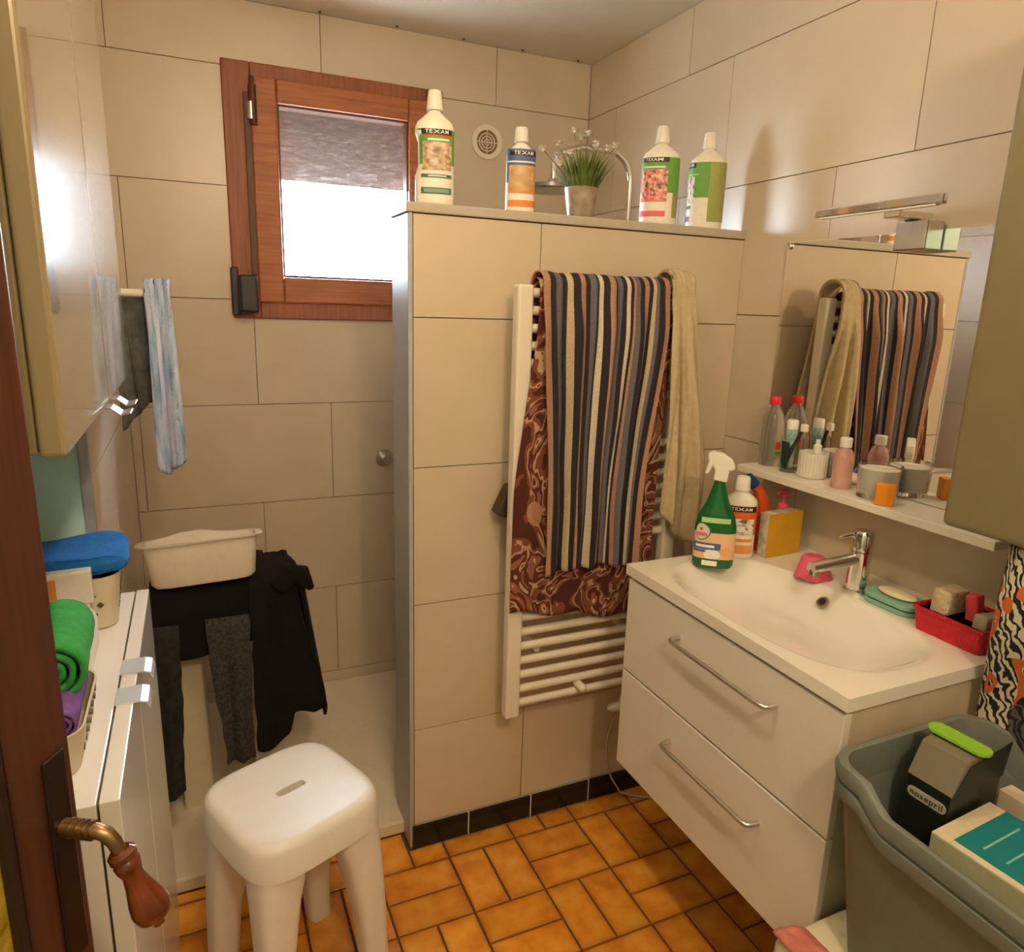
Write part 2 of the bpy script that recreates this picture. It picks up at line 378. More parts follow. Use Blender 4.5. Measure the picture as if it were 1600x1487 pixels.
pane = bpy.data.materials.new('textured_window_glass'); pane.use_nodes = True; nt = pane.node_tree; nt.nodes.remove(nt.nodes['Principled BSDF']); out = nt.nodes['Material Output']
tr = nt.nodes.new('ShaderNodeBsdfTransparent'); tr.inputs[0].default_value = (.93, .95, .97, 1); gl = nt.nodes.new('ShaderNodeBsdfGlossy'); gl.inputs['Roughness'].default_value = .12
tl = nt.nodes.new('ShaderNodeBsdfTranslucent'); tl.inputs[0].default_value = (.85, .80, .80, 1)
tcn = nt.nodes.new('ShaderNodeTexCoord'); vz = nt.nodes.new('ShaderNodeTexNoise'); vz.inputs['Scale'].default_value = 34; vz.inputs['Detail'].default_value = 4; vz.inputs['Distortion'].default_value = 1.5
mpn = nt.nodes.new('ShaderNodeMapping'); mpn.inputs['Scale'].default_value = (.8, 1, 2.0); nt.links.new(tcn.outputs['Object'], mpn.inputs[0]); nt.links.new(mpn.outputs[0], vz.inputs['Vector'])
bpn = nt.nodes.new('ShaderNodeBump'); bpn.inputs['Strength'].default_value = 1.; bpn.inputs['Distance'].default_value = .02; nt.links.new(vz.outputs['Fac'], bpn.inputs['Height'])
nt.links.new(bpn.outputs[0], gl.inputs['Normal']); nt.links.new(bpn.outputs[0], tl.inputs['Normal'])
m1 = nt.nodes.new('ShaderNodeMixShader'); pf_ = nt.nodes.new('ShaderNodeMapRange'); pf_.inputs['From Min'].default_value = .46; pf_.inputs['From Max'].default_value = .66; pf_.inputs['To Min'].default_value = .006; pf_.inputs['To Max'].default_value = .050; nt.links.new(vz.outputs['Fac'], pf_.inputs['Value']); nt.links.new(pf_.outputs[0], m1.inputs[0]); nt.links.new(tr.outputs[0], m1.inputs[1]); nt.links.new(tl.outputs[0], m1.inputs[2])
m2 = nt.nodes.new('ShaderNodeMixShader'); m2.inputs[0].default_value = .12; nt.links.new(m1.outputs[0], m2.inputs[1]); nt.links.new(gl.outputs[0], m2.inputs[2]); nt.links.new(m2.outputs[0], out.inputs[0])
b = B(); box(b, WX0 + .165, WX1 - .13, YB + .004, YB + .008, WZ0 + .142, WZ1 - .118); obj('pane', b, pane, win)
b = B()
for k in range(8): box(b, WX0 - .02, WX1 + .02, YB + .205, YB + .217, 1.915 + k * .042, 1.915 + k * .042 + .0425)
obj('roller_shutter', b, M('grey_shutter', (.19, .17, .168), .8), win)
b = B(); cyl(b, (.222, YB - .036, 2.035), (.222, YB - .036, 2.15), .012); cyl(b, (.222, YB - .036, 2.15), (.222, YB - .036, 2.175), .007); obj('hinge', b, DARKW, win, True)
b = B(); cyl(b, (.216, YB - .034, 2.05), (.216, YB - .034, 2.10), .0135); obj('hinge_sleeve', b, STEEL, win, True)
b = B(); box(b, .128, .152, YB - .028, YB - .003, 1.445, 1.60); obj('winder_plate', b, BLACKP, win, bevel=.004)
b = B(); box(b, .148, .208, YB - .075, YB - .028, 1.455, 1.575); obj('winder_box', b, BLACKP, win, bevel=.010, bseg=3)
b = B(); box(b, .196, .214, YB - .0305, YB - .014, 1.58, 2.13); obj('strap', b, DARKW, win)

# shower tray
bm = B(); box(bm, XS + .002, XR - .002, 1.735, YB - .002, .0, .042)
TRAY = M('cream_resin_tray', (.76, .68, .54), .35, noise=(60, .05))
tr_ = obj('shower_tray', bm, TRAY, bevel=.006); tag(tr_, 'flat cream shower tray on the floor behind the partition', 'shower tray')
b = B(); lathe(b, [(.055, .0422), (.055, .046), (.045, .048)], 32, True, (.9, 2.2)); obj('drain_cover', b, STEEL, tr_, True)

# ------------------------------------------------------------------ ceiling lamp (above the frame) and added fill lamp
em = bpy.data.materials.new('lit_opal_glass'); em.use_nodes = True; em.node_tree.nodes['Principled BSDF'].inputs['Emission Color'].default_value = (1, .80, .55, 1); em.node_tree.nodes['Principled BSDF'].inputs['Emission Strength'].default_value = 4
def ceiling_lamp(xy, power, label):
    t = thing('ceiling_lamp', label, 'lamp', (*xy, ZC))
    b = B(); lathe(b, [(.13, ZC), (.13, ZC - .02), (.12, ZC - .024)], 40, True, xy); obj('base', b, WHITEP, t, True)
    b = B(); lathe(b, [(.118, ZC - .024), (.118, ZC - .045), (.095, ZC - .066), (.05, ZC - .076), (.005, ZC - .078)], 40, True, xy); obj('diffuser', b, em, t, True)
    ld = bpy.data.lights.new('ceiling_lamp_light', 'POINT'); ld.shadow_soft_size = .05; ld.energy = power; ld.color = (1, .75, .47)
    lo = bpy.data.objects.new('lamp_light', ld); COL.objects.link(lo); lo.parent = t; lo.location = (0, 0, -.14)
ceiling_lamp(LAMP, LAMP_POWER, 'round opal ceiling lamp over the middle of the bathroom')
ceiling_lamp(FILL_LAMP, FILL_POWER, 'round opal fill lamp added behind the camera to flatten the light')

# ------------------------------------------------------------------ vanity
V0, V1, VX, VZ = .718, 1.360, .927, .906
van = thing('vanity_cabinet', 'white wall-hung vanity cabinet with two wide drawers', 'cabinet', (1.19, 1.04, .373))
DR = M('white_drawer_front', (.76, .73, .68), .25, noise=(90, .02))
CARC = M('beige_oak_carcass', (.62, .53, .38), .5, noise=(14, .12))
b = B(); box(b, .946, XR - .002, V0 + .004, V0 + .02, .373, .879); box(b, .946, XR - .002, V1 - .02, V1 - .004, .373, .879); box(b, .946, XR - .002, V0 + .02, V1 - .02, .373, .39); box(b, XR - .02, XR - .002, V0 + .02, V1 - .02, .39, .7); obj('carcass', b, CARC, van)
for z0, z1, hz, ya, yb_ in ((.636, .872, .810, .862, 1.152), (.373, .631, .556, .870, 1.150)):
    b = B(); box(b, VX, .945, V0 + .002, V1 - .002, z0, z1); d = obj('drawer', b, DR, van, bevel=.002)
    b = B(); x = VX - .030; pts = [(VX, yb_, hz), (VX - .018, yb_, hz), (x + .004, yb_ - .004, hz), (x, yb_ - .012, hz)] + [(x, yb_ + (ya - yb_) * k / 6, hz) for k in range(1, 6)] + [(x, ya + .012, hz), (x + .004, ya + .004, hz), (VX - .018, ya, hz), (VX, ya, hz)]
    tube(b, pts, .0052, 10); obj('handle', b, STEEL, d, True)
# washbasin slab
def bowl(x, y):
    dx = (x - 1.112) / .166; dy = (y - 1.04) / .288
    d = 1 - (abs(dx) ** 3. + abs(dy) ** 3.)
    if d <= 0: return 0.
    s = min(1, d / .95); s = s * s * (3 - 2 * s); return -.074 * s
bm = B(); nx, ny = 130, 150; X0, X1, Y0, Y1 = .922, XR - .001, V0 - .005, V1 + .005
VV = [[bm.verts.new((X0 + (X1 - X0) * i / nx, Y0 + (Y1 - Y0) * j / ny, VZ + bowl(X0 + (X1 - X0) * i / nx, Y0 + (Y1 - Y0) * j / ny))) for i in range(nx + 1)] for j in range(ny + 1)]
for j in range(ny):
    for i in range(nx): bm.faces.new((VV[j][i], VV[j][i + 1], VV[j + 1][i + 1], VV[j + 1][i]))
loop = VV[0][:] + [VV[j][nx] for j in range(1, ny + 1)] + VV[ny][-2::-1] + [VV[j][0] for j in range(ny - 1, 0, -1)]
low = [bm.verts.new((v.co.x, v.co.y, VZ - .025)) for v in loop]; n = len(loop)
for k in range(n): bm.faces.new((loop[k], low[k], low[(k + 1) % n], loop[(k + 1) % n]))
inn = [bm.verts.new((min(max(v.co.x, X0 + .03), X1 - .03), min(max(v.co.y, Y0 + .03), Y1 - .03), VZ - .025)) for v in loop]
for k in range(n):
    try: bm.faces.new((low[k], inn[k], inn[(k + 1) % n], low[(k + 1) % n]))
    except ValueError: pass
bmesh.ops.remove_doubles(bm, verts=bm.verts[:], dist=1e-5)
bas = obj('washbasin', bm, CERAMIC, smooth=True, sharp=65); tag(bas, 'white ceramic washbasin slab with shallow moulded bowl on the vanity', 'washbasin')
oc = Vector((1.246, 1.066, VZ - .026)); on = Vector((-.62, .0, .78)).normalized()
b = B(); cyl(b, oc - on * .002, oc + on * .004, .0135); obj('overflow_ring', b, M('aged_brass', (.45, .36, .2), .3, 1.), bas, True)
b = B(); cyl(b, oc + on * .003, oc + on * .0048, .0085); obj('overflow_hole', b, BLACKP, bas, True)
# tap
t = thing('basin_tap', 'chrome single-lever mixer tap standing at the rear of the washbasin', 'tap', (1.315, 1.044, VZ))
b = B(); lathe(b, [(.027, VZ), (.027, VZ + .006), (.0225, VZ + .010), (.0215, VZ + .095)], 28, True, (1.315, 1.044)); obj('body', b, CHROME, t, True)
b = B(); lathe(b, [(.0225, VZ + .097), (.0235, VZ + .135), (.020, VZ + .142)], 28, True, (1.315, 1.044)); lv = obj('lever', b, CHROME, t, True)
b = B(); tube(b, [(1.315, 1.044, VZ + .128), (1.290, 1.056, VZ + .131), (1.27, 1.066, VZ + .124)], [.006, .005, .0045]); obj('lever_arm', b, CHROME, lv, True)
b = B(); cyl(b, (1.312, 1.044, VZ + .078), (1.178, 1.05, VZ + .070), .0135, .0125); sp = obj('spout', b, STEEL, t, True)
b = B(); cyl(b, (1.190, 1.05, VZ + .066), (1.186, 1.05, VZ + .052), .0115); obj('aerator', b, CHROME, sp, True)

# ------------------------------------------------------------------ mirror, shelf, mirror lamp
bm = B(); box(bm, XR - .008, XR - .0005, .79, 1.494, 1.1085, 1.683)
mr = obj('wall_mirror', bm, M('mirror_silver', (.93, .92, .90), .0, 1.), bevel=.001); tag(mr, 'frameless rectangular mirror on the tiled wall above the shelf', 'mirror')
b = B(); cyl(b, (XR - .009, 1.485, 1.674), (XR - .014, 1.485, 1.674), .008); obj('mirror_clip', b, CHROME, mr, True)
SZ = 1.107
bm = B(); box(bm, XR - .123, XR - .0005, .775, 1.466, SZ - .019, SZ); sh = obj('mirror_shelf', bm, M('white_shelf_board', (.80, .76, .68), .4, noise=(70, .03)), bevel=.002); tag(sh, 'narrow white shelf under the mirror holding toiletries', 'shelf')
t = thing('mirror_lamp', 'slim chrome bar lamp clamped over the top of the mirror', 'lamp', (XR - .04, 1.09, 1.683))
b = B(); box(b, XR - .128, XR - .112, .985, 1.297, 1.716, 1.735); br = obj('bar', b, CHROME, t, bevel=.003)
b = B(); box(b, XR - .120, XR - .020, 1.080, 1.118, 1.700, 1.715); obj('arm', b, CHROME, t, bevel=.002)
b = B(); box(b, XR - .060, XR - .009, 1.060, 1.135, 1.640, 1.700); obj('clamp_block', b, STEEL, t, bevel=.003)
b = B(); box(b, XR - .126, XR - .114, 1.0, 1.282, 1.7135, 1.716); obj('diffuser', b, WHITEP, br)

# ------------------------------------------------------------------ radiator with towels
t = thing('towel_radiator', 'white ladder towel radiator hung with towels on the partition', 'radiator', (.95, 1.58, .42))
for x in (.700, 1.165):
    b = B(); box(b, x, x + .041, 1.555, 1.590, .420, 1.552); obj('post', b, CREAMP, t, bevel=.007, bseg=3)
RZ = [.456 + .0415 * k for k in range(9)] + [.905 + .0415 * k for k in range(7)] + [1.285 + .0415 * k for k in range(7)]
for z in RZ:
    b = B(); cyl(b, (.73, 1.573, z), (1.18, 1.573, z), .0112, seg=14); obj('rung', b, CREAMP, t, True)
for x, z in ((.80, .60), (1.10, .60), (.80, 1.17), (1.09, 1.0)):
    b = B(); cyl(b, (x, 1.585, z), (x, YP - .0012, z), .010, seg=12); obj('wall_bracket', b, CREAMP, t, True)
b = B(); cyl(b, (.925, 1.575, .478), (.925, 1.545, .478), .012); ball(b, (.925, 1.545, .478), .0125); obj('knob', b, CREAMP, t, True)
b = B(); ball(b, (1.085, 1.60, .356), .03, (1.25, .5, .55)); cyl(b, (1.085, 1.60, .36), (1.12, 1.585, .43), .008); obj('heating_element_cap', b, CREAMP, t, True)
bm = B(); tube(bm, [(1.10, 1.603, .345), (1.085, 1.625, .29), (1.078, 1.637, .22), (1.083, 1.642, .15), (1.105, 1.640, .08), (1.14, 1.635, .02), (1.18, 1.62, .006), (1.30, 1.55, .006)], .0032, 8)
tag(obj('power_cable', bm, flat('grey_cable', (.45, .40, .35)), None, True), 'thin grey cable hanging from the radiator down to the floor', 'cable')

def sm(a, b, x):
    x = min(1, max(0, (x - a) / (b - a))); return x * x * (3 - 2 * x)
def hang(u, v, xt, xb, ztop, zbot, zback, yf, yb, fold, seedx):
    """towel over a rail: v 0..1 runs from the rear hem over the rail to the front hem"""
    rr = (yb - yf) / 2; Lb = ztop - zback; La = PI * rr; Lf = ztop - (zbot(u) if callable(zbot) else zbot); L = Lb + La + Lf; s = v * L
    if s < Lb: y = yb; z = zback + s; h = (Lb - s)
    elif s < Lb + La: a = (s - Lb) / La * PI; y = (yb + yf) / 2 + rr * math.cos(a); z = ztop + rr * math.sin(a); h = 0
    else: y = yf; z = ztop - (s - Lb - La); h = s - Lb - La
    k = sm(0, .8, h / .72); fr = y <= (yf + yb) / 2
    x = (xt[0] + (xt[1] - xt[0]) * u) * (1 - k) + (xb[0] + (xb[1] - xb[0]) * u) * k
    amp = sm(.0, .12, h); d = fold(u, h) * (.25 + .75 * amp)
    if fr: y -= abs(d) if d > 0 else 0; y += 0
    z += .004 * mnoise.noise(Vector((u * 9, seedx, 0))) * (1 if abs(s - Lb - La / 2) < La else 0)
    x += .004 * mnoise.noise(Vector((u * 14, h * 6, seedx)))
    return (x, y, z)
def stripes(nt, uv):
    sx = nt.nodes.new('ShaderNodeSeparateXYZ'); nt.links.new(uv, sx.inputs[0])
    nv, gr, cr, tn, wh = (.022, .019, .028), (.13, .125, .15), (.50, .40, .26), (.40, .22, .14), (.60, .52, .42)
    seq = [(tn, .9), (nv, .9), (gr, 1), (nv, .9), (cr, .7), (nv, 1.0), (tn, .8), (nv, .9), (gr, .8), (nv, .4), (wh, .8), (nv, .8), (tn, .9), (nv, .4), (gr, .9), (nv, .7), (wh, .6), (nv, .5), (tn, .3), (gr, .6), (nv, .6), (tn, .8), (nv, .9), (cr, .5), (gr, .4), (nv, .9), (tn, .9)]
    tot = sum(w_ for _, w_ in seq); p = 0; stops = []
    for c, w_ in seq: stops.append((p, c)); p += w_ / tot
    # two ramps: a colour ramp holds 32 stops at most
    c = ramp(nt, sx.outputs[0], stops)
    n = nt.nodes.new('ShaderNodeTexNoise'); n.inputs['Scale'].default_value = 300; tc = nt.nodes.new('ShaderNodeTexCoord'); nt.links.new(tc.outputs['Object'], n.inputs['Vector'])
    hs = nt.nodes.new('ShaderNodeHueSaturation'); nt.links.new(c, hs.inputs['Color']); v = mathn(nt, 'MULTIPLY_ADD', n.outputs['Fac'], .7); v.node.inputs[2].default_value = .65; nt.links.new(v, hs.inputs['Value'])
    return hs.outputs['Color']
STRIPE = uvmat('striped_terry', stripes, .95, (260, .5))
def batik(nt, uv):
    mp = nt.nodes.new('ShaderNodeMapping'); mp.inputs['Scale'].default_value = (2.6, 5, 1); nt.links.new(uv, mp.inputs[0])
    n = nt.nodes.new('ShaderNodeTexNoise'); n.inputs['Scale'].default_value = 1.5; n.inputs['Detail'].default_value = 2; n.inputs['Distortion'].default_value = 2.2; nt.links.new(mp.outputs[0], n.inputs['Vector'])
    v = nt.nodes.new('ShaderNodeTexVoronoi'); v.feature = 'DISTANCE_TO_EDGE'; v.inputs['Scale'].default_value = 1.6; nt.links.new(n.outputs['Color'], v.inputs['Vector'])
    v2 = nt.nodes.new('ShaderNodeTexVoronoi'); v2.inputs['Scale'].default_value = 1.1; nt.links.new(mp.outputs[0], v2.inputs['Vector'])
    a = ramp(nt, n.outputs['Fac'], [(.0, (.075, .016, .008)), (.43, (.20, .060, .030)), (.50, (.46, .31, .19)), (.535, (.10, .020, .012)), (.60, (.28, .11, .060)), (.66, (.50, .36, .22)), (.70, (.085, .018, .01))])
    ring = ramp(nt, v2.outputs['Distance'], [(0, (1, 1, 1)), (.10, (0, 0, 0)), (.2, (1, 1, 1)), (.26, (0, 0, 0))])
    return mix(nt, mathn(nt, 'MULTIPLY', ring, .8), a, (.44, .25, .14))
BATIK = uvmat('brown_batik_cotton', batik, .95, (200, .3))
def fold_strip(u, h):
    k = sm(.1, .6, h); d = .010 * math.sin(u * 2 * PI * 4.2 + .8) + .006 * math.sin(u * 2 * PI * 7.5 + 2 + h * 3)
    d -= .018 * math.exp(-((u - .70 + .05 * h) / .035) ** 2) * k
    return d + .014
bm = B(); grid(bm, 150, 110, lambda u, v: hang(u, v, (.752, 1.108), (.782, 1.055), 1.549, lambda u_: .832 + .012 * math.sin(u_ * 5) + (.012 if u_ > .5 else 0), 1.24, 1.537, 1.602, fold_strip, 1.3))
o = obj('striped_towel', bm, STRIPE, None, True, solid=.004, auto=False); tag(o, 'navy, grey, tan and cream striped towel over the radiator', 'towel')
def fold_batik(u, h): return .004 * math.sin(u * 2 * PI * 3) + .004
bm = B(); grid(bm, 110, 90, lambda u, v: hang(u, v, (.752, 1.135), (.698, 1.12), 1.5475, lambda u_: .735 - .068 * u_ + .008 * math.sin(u_ * 17), 1.3, 1.5505, 1.5955, fold_batik, 4.1))
o = obj('patterned_towel', bm, BATIK, None, True, solid=.003, auto=False); tag(o, 'brown and cream patterned cotton towel hanging beneath the striped one', 'towel')
TERRYB = M('beige_terry', (.56, .45, .28), .95, noise=(60, .12), bump=(220, .5))
def fold_beige(u, h): return .020 * math.sin(u * 2 * PI * 1.8 + .4) * sm(0, .3, h) + .016 + .012 * math.sin(u * 2 * PI * 4 + h * 6) * sm(.1, .5, h)
bm = B(); grid(bm, 60, 90, lambda u, v: hang(u, v, (1.112, 1.180), (1.115, 1.262), 1.560, lambda u_: .89 + .16 * max(0, .5 - u_), 1.05, 1.530, 1.611, fold_beige, 7.7))
o = obj('beige_towel', bm, TERRYB, None, True, solid=.008, auto=False); tag(o, 'plain beige terry towel bunched over the radiator post by the vanity', 'towel')
bm = B(); prism(bm, [(.678, .985), (.712, 1.055), (.75, 1.055), (.75, .975), (.70, .972)], 'y', 1.605, 1.645)
tag(obj('leather_pouch', bm, flat('dark_brown_leather', (.05, .025, .02)), bevel=.006), 'dark brown pouch poking out behind the radiator', 'pouch')
bm = B(); box(bm, .7425, .752, 1.556, 1.58, 1.155, 1.20); box(bm, .7425, .752, 1.554, 1.58, 1.205, 1.225)
tag(obj('radiator_hook', bm, BLACKP, bevel=.004), 'small black clip hooked on the radiator beside the striped towel', 'hook')

# ------------------------------------------------------------------ bottles
class Bottle:
    def __init__(s, name, label, cat, loc, rot, h, rx, ry, n=2.5, mat=None, prof=None, indent=0., group=None):
        s.h, s.rx, s.ry, s.n, s.ind = h, rx, ry, n, indent
        s.t = thing(name, label, cat, loc, rot, group); s.lab = None
        s.prof = prof or [(0, .93), (.02, 1), (.64, 1), (.69, .99), (.73, .93), (.78, .70), (.82, .50), (.835, .46)]
        b = B(); rings = []
        zs = []
        for (z0, s0), (z1, s1) in zip(s.prof, s.prof[1:]):
            m = max(1, int((z1 - z0) / .04))
            zs += [(z0 + (z1 - z0) * k / m, s0 + (s1 - s0) * k / m) for k in range(m)]
        zs.append(s.prof[-1])
        for z, sc in zs: rings.append([b.verts.new(s.pt(2 * PI * k / 40, z, sc)) for k in range(40)])
        for A, C in zip(rings, rings[1:]):
            for k in range(40): b.faces.new((A[k], A[(k + 1) % 40], C[(k + 1) % 40], C[k]))
        b.faces.new(rings[0][::-1]); b.faces.new(rings[-1])
        s.body = obj('body', b, mat or BOTTLE, s.t, True, world=False)
    def pt(s, a, zf, sc=1.):
        neck = min(1, max(0, (1 - sc) / .5)); r = min(s.rx, s.ry)
        rx = s.rx * sc * (1 - neck) + r * sc * neck; ry = s.ry * sc * (1 - neck) + r * sc * neck
        x, y = sect(a, rx, ry, s.n + (2 - s.n) * neck)
        if x < 0 and s.ind: x *= 1 - s.ind * sm(.28, .34, zf) * (1 - sm(.56, .64, zf))
        return Vector((x, y, zf * s.h))
    def on(s, u, zf, off):
        p = s.pt(-PI / 2 + u * PI / 2, zf); q = Vector((p.x, p.y, 0)); L = q.length; return Vector((q.x * (1 + off / L), q.y * (1 + off / L), p.z))
    def patch(s, u0, u1, z0, z1, mat, layer=1, name='label_print', slant=0.):
        b = B(); nn = max(4, int(abs(u1 - u0) * 16))
        grid(b, nn, 4, lambda u, v: s.on(u0 + (u1 - u0) * u, z0 + (z1 - z0) * v + slant * u, .0005 * layer))
        if s.lab is None: o = obj('label', b, mat, s.t, True, world=False); s.lab = o
        else: o = obj(name, b, mat, s.lab, True, world=False)
        return o
    def disc(s, uc, zc, ru, rz, mat, layer=2):
        b = B(); c = b.verts.new(s.on(uc, zc, .0005 * layer)); n_ = 24
        rg = [b.verts.new(s.on(uc + ru * math.cos(2 * PI * k / n_), zc + rz * math.sin(2 * PI * k / n_), .0005 * layer)) for k in range(n_)]
        for k in range(n_): b.faces.new((c, rg[k], rg[(k + 1) % n_]))
        return obj('label_print', b, mat, s.lab, True, world=False)
    def text(s, body, uc, zc, hgt, width, mat, layer=3):
        b = B(); r = s.rx * PI / 2 * .92
        text_on(b, body, hgt * 1.35, lambda x, y: s.on(uc + x / r, zc + y / s.h, .0005 * layer), .00015, width)
        return obj('lettering', b, mat, s.lab, world=False)
    def cap(s, r0, r1, z0, z1, mat, n_=24, name='cap'):
        b = B(); lathe(b, [(r0, z0 * s.h), (r0 * 1.0, z0 * s.h + .002), (r1, z1 * s.h - .003), (r1 * .9, z1 * s.h)], n_); return obj(name, b, mat, s.t, True, world=False)
CT = ZP + .024
g = 'white cleaner bottles lined up on the partition'
b1 = Bottle('cleaner_bottle', 'large white cleaner bottle with green label and sepia garden picture', 'bottle', (.553, 1.738, CT), -.22, .255, .046, .030, indent=.16, group=g)
b1.patch(-.72, .80, .36, .66, TXG); b1.patch(-.45, .55, .612, .658, TXB, 2); b1.text('TEXAM', .05, .635, .0085, .044, TXW)
b1.patch(-.42, .52, .598, .611, TXR, 2); b1.patch(-.25, .42, .562, .578, TXW, 2); b1.patch(-.48, .55, .31, .55, PH_TERR, 2); b1.patch(-.46, .55, .245, .275, TXGD, 2); b1.patch(-.18, .30, .255, .266, TXW, 3); b1.patch(-.46, .55, .105, .160, TXGD, 2); b1.patch(-.34, .42, .115, .150, M('sage_print', (.22, .33, .25), .5), 3)
b1.cap(.0195, .0155, .832, 1, BOTTLE)
b2 = Bottle('cleaner_bottle', 'white cleaner bottle with blue label and orange band', 'bottle', (.776, 1.736, CT), -.30, .202, .036, .026, group=g)
b2.patch(-.9, .95, .36, .74, TXBL); b2.patch(-.55, .80, .665, .715, TXB, 2); b2.text('TEXAM', .10, .692, .0085, .040, TXW); b2.patch(-.72, .86, .585, .603, TXW, 2); b2.patch(-.60, .82, .265, .555, PH_TAN, 2); b2.patch(-.60, .82, .235, .265, TXO, 2); b2.patch(-.60, .82, .08, .155, TXO, 2)
b2.cap(.0175, .0155, .832, 1, BOTTLE)
b3 = Bottle('cleaner_bottle', 'white cleaner bottle with green label and pink flower picture', 'bottle', (1.193, 1.738, CT), -.58, .254, .050, .034, group=g)
b3.patch(-.85, .98, .33, .68, TXG); b3.patch(-.70, .22, .630, .678, TXB, 2); b3.text('TEXAM', -.24, .655, .0085, .040, TXW); b3.patch(-.62, .10, .575, .592, TXW, 2); b3.patch(-.75, .20, .25, .56, PH_FLOWER, 2); b3.patch(-.75, .22, .24, .265, TXP, 2); b3.patch(-.78, .18, .09, .148, TXP, 2); b3.patch(.45, .98, .08, .33, TXOL, 1)
b3.cap(.019, .0155, .832, 1, BOTTLE)
b4 = Bottle('cleaner_bottle', 'white cleaner bottle with green label turned aside and violet square', 'bottle', (1.350, 1.738, CT), -.64, .256, .050, .034, group=g)
b4.patch(-.98, .98, .33, .69, TXG); b4.patch(-.98, -.38, .635, .686, TXB, 2); b4.text('TEXAM', -.74, .662, .0085, .036, TXW); b4.patch(-.9, -.25, .555, .575, M('lime_print', (.25, .6, .15), .5), 2); b4.patch(-.98, -.40, .27, .545, PH_GREY, 2); b4.patch(-.98, -.5, .215, .25, TXGD, 2); b4.patch(-.98, -.55, .085, .14, TXV, 2); b4.patch(.05, .98, .08, .69, TXOL, 2)
b4.cap(.019, .0155, .832, 1, BOTTLE)

# flower pot
t = thing('potted_daisies', 'small pot of artificial white daisies on the partition', 'plant', (.951, 1.738, CT))
b = B(); lathe(b, [(.031, CT), (.033, CT + .004), (.043, CT + .074), (.0435, CT + .078), (.040, CT + .078), (.038, CT + .062), (.005, CT + .060)], 32, True, (.951, 1.738)); obj('pot', b, M('mottled_grey_pot', (.42, .33, .25), .35, noise=(35, .4)), t, True)
LEAF = M('grass_green_leaf', (.16, .24, .045), .6, noise=(40, .45)); STEM = M('dull_green_stem', (.20, .23, .07), .6, noise=(40, .3)); PETAL = M('white_petal', (.86, .83, .74), .7, noise=(90, .05))
b = B()
for k in range(900):
    a = random.uniform(0, 2 * PI); r0 = .034 * math.sqrt(random.random()); L = random.uniform(.02, .115); lean = random.uniform(.1, .62) * (r0 / .034)
    c0 = Vector((.951 + r0 * math.cos(a), 1.738 + r0 * math.sin(a), CT + .062)); d = Vector((math.cos(a) * lean, math.sin(a) * lean, 1)).normalized(); sd = Vector((-math.sin(a + random.uniform(-1, 1)), math.cos(a), 0)).normalized() * random.uniform(.0012, .003)
    p = [c0, c0 + d * L * .55 , c0 + d * L + Vector((math.cos(a), math.sin(a), -.4)) * L * .1]
    v = [b.verts.new(q) for q in (p[0] - sd * .5, p[0] + sd * .5, p[1] + sd, p[1] - sd, p[2])]
    b.faces.new((v[0], v[1], v[2], v[3])); b.faces.new((v[3], v[2], v[4]))
fo = obj('foliage', b, LEAF, t); fo['kind'] = 'stuff'
heads = [(-.116, .062, .0), (-.085, .074, -.02), (-.067, .055, .015), (-.045, .055, -.01), (-.028, .115, .0), (.004, .105, .02), (.026, .077, -.02), (.044, .092, .01), (.066, .080, -.01), (.097, .092, .0), (-.075, .028, -.015), (.012, .112, .0)]
for hx, hz, hy in heads:
    hx *= .98; top = Vector((.951 + hx, 1.738 + hy, CT + .098 + hz * .98)); ba = Vector((.951 + hx * .25, 1.738 + hy * .4, CT + .062))
    b = B(); mid = ba.lerp(top, .5) + Vector((-hx * .08, 0, .006)); tube(b, [ba, mid, top], .0013, 6); st = obj('stem', b, STEM, t, True)
    b = B()
    for q in range(16):
        a = 2 * PI * q / 8 + random.uniform(-.2, .2); L = random.uniform(.012, .0175); up = random.uniform(.05, .5) + (.6 if q > 7 else 0); d = Vector((math.cos(a), math.sin(a), up)).normalized(); s_ = Vector((-math.sin(a), math.cos(a), 0)) * .0052
        v = [b.verts.new(x) for x in (top, top + d * L * .6 + s_, top + d * L * .9 + s_ * .5, top + d * L, top + d * L * .9 - s_ * .5, top + d * L * .6 - s_)]; b.faces.new(v)
    ball(b, top + Vector((0, 0, .003)), .0065, seg=8); obj('flower', b, PETAL, st)

# ------------------------------------------------------------------ shower fittings
t = thing('shower_column', 'chrome shower column with curved pipe and flat rain head', 'shower', (1.39, 2.2, .95))
b = B(); pts = [(1.39, 2.2, .95), (1.39, 2.2, 1.90)] + [(1.39 - .09 * (1 - math.cos(a)), 2.2, 1.92 + .09 * math.sin(a)) for a in [PI / 2 * k / 8 for k in range(9)]] + [(1.2, 2.2, 2.01), (1.13, 2.2, 1.99), (1.10, 2.2, 1.95), (1.10, 2.2, 1.885)]
tube(b, pts, .010, 14); obj('riser_pipe', b, CHROME, t, True)
b = B(); lathe(b, [(.085, 1.868), (.088, 1.872), (.086, 1.884), (.02, 1.892), (.016, 1.905)], 36, True, (1.10, 2.2)); obj('rain_head', b, M('dark_chrome', (.45, .45, .46), .2, 1.), t, True)
for z in (1.0, 1.75): b = B(); cyl(b, (1.39, 2.2, z), (XR, 2.2, z), .009); obj('wall_mount', b, CHROME, t, True)
b = B(); cyl(b, (1.40, 2.08, .97), (1.40, 2.32, .97), .022); obj('mixer', b, CHROME, t, True)
t = thing('shower_valve', 'round chrome valve plate low on the back wall beside the partition', 'valve', (.634, YB, .93))
b = B(); cyl(b, (.634, YB, .93), (.634, YB - .008, .93), .033); obj('plate', b, STEEL, t, True)
b = B(); cyl(b, (.634, YB - .008, .93), (.634, YB - .055, .93), .019, .017); obj('knob', b, CHROME, t, True)
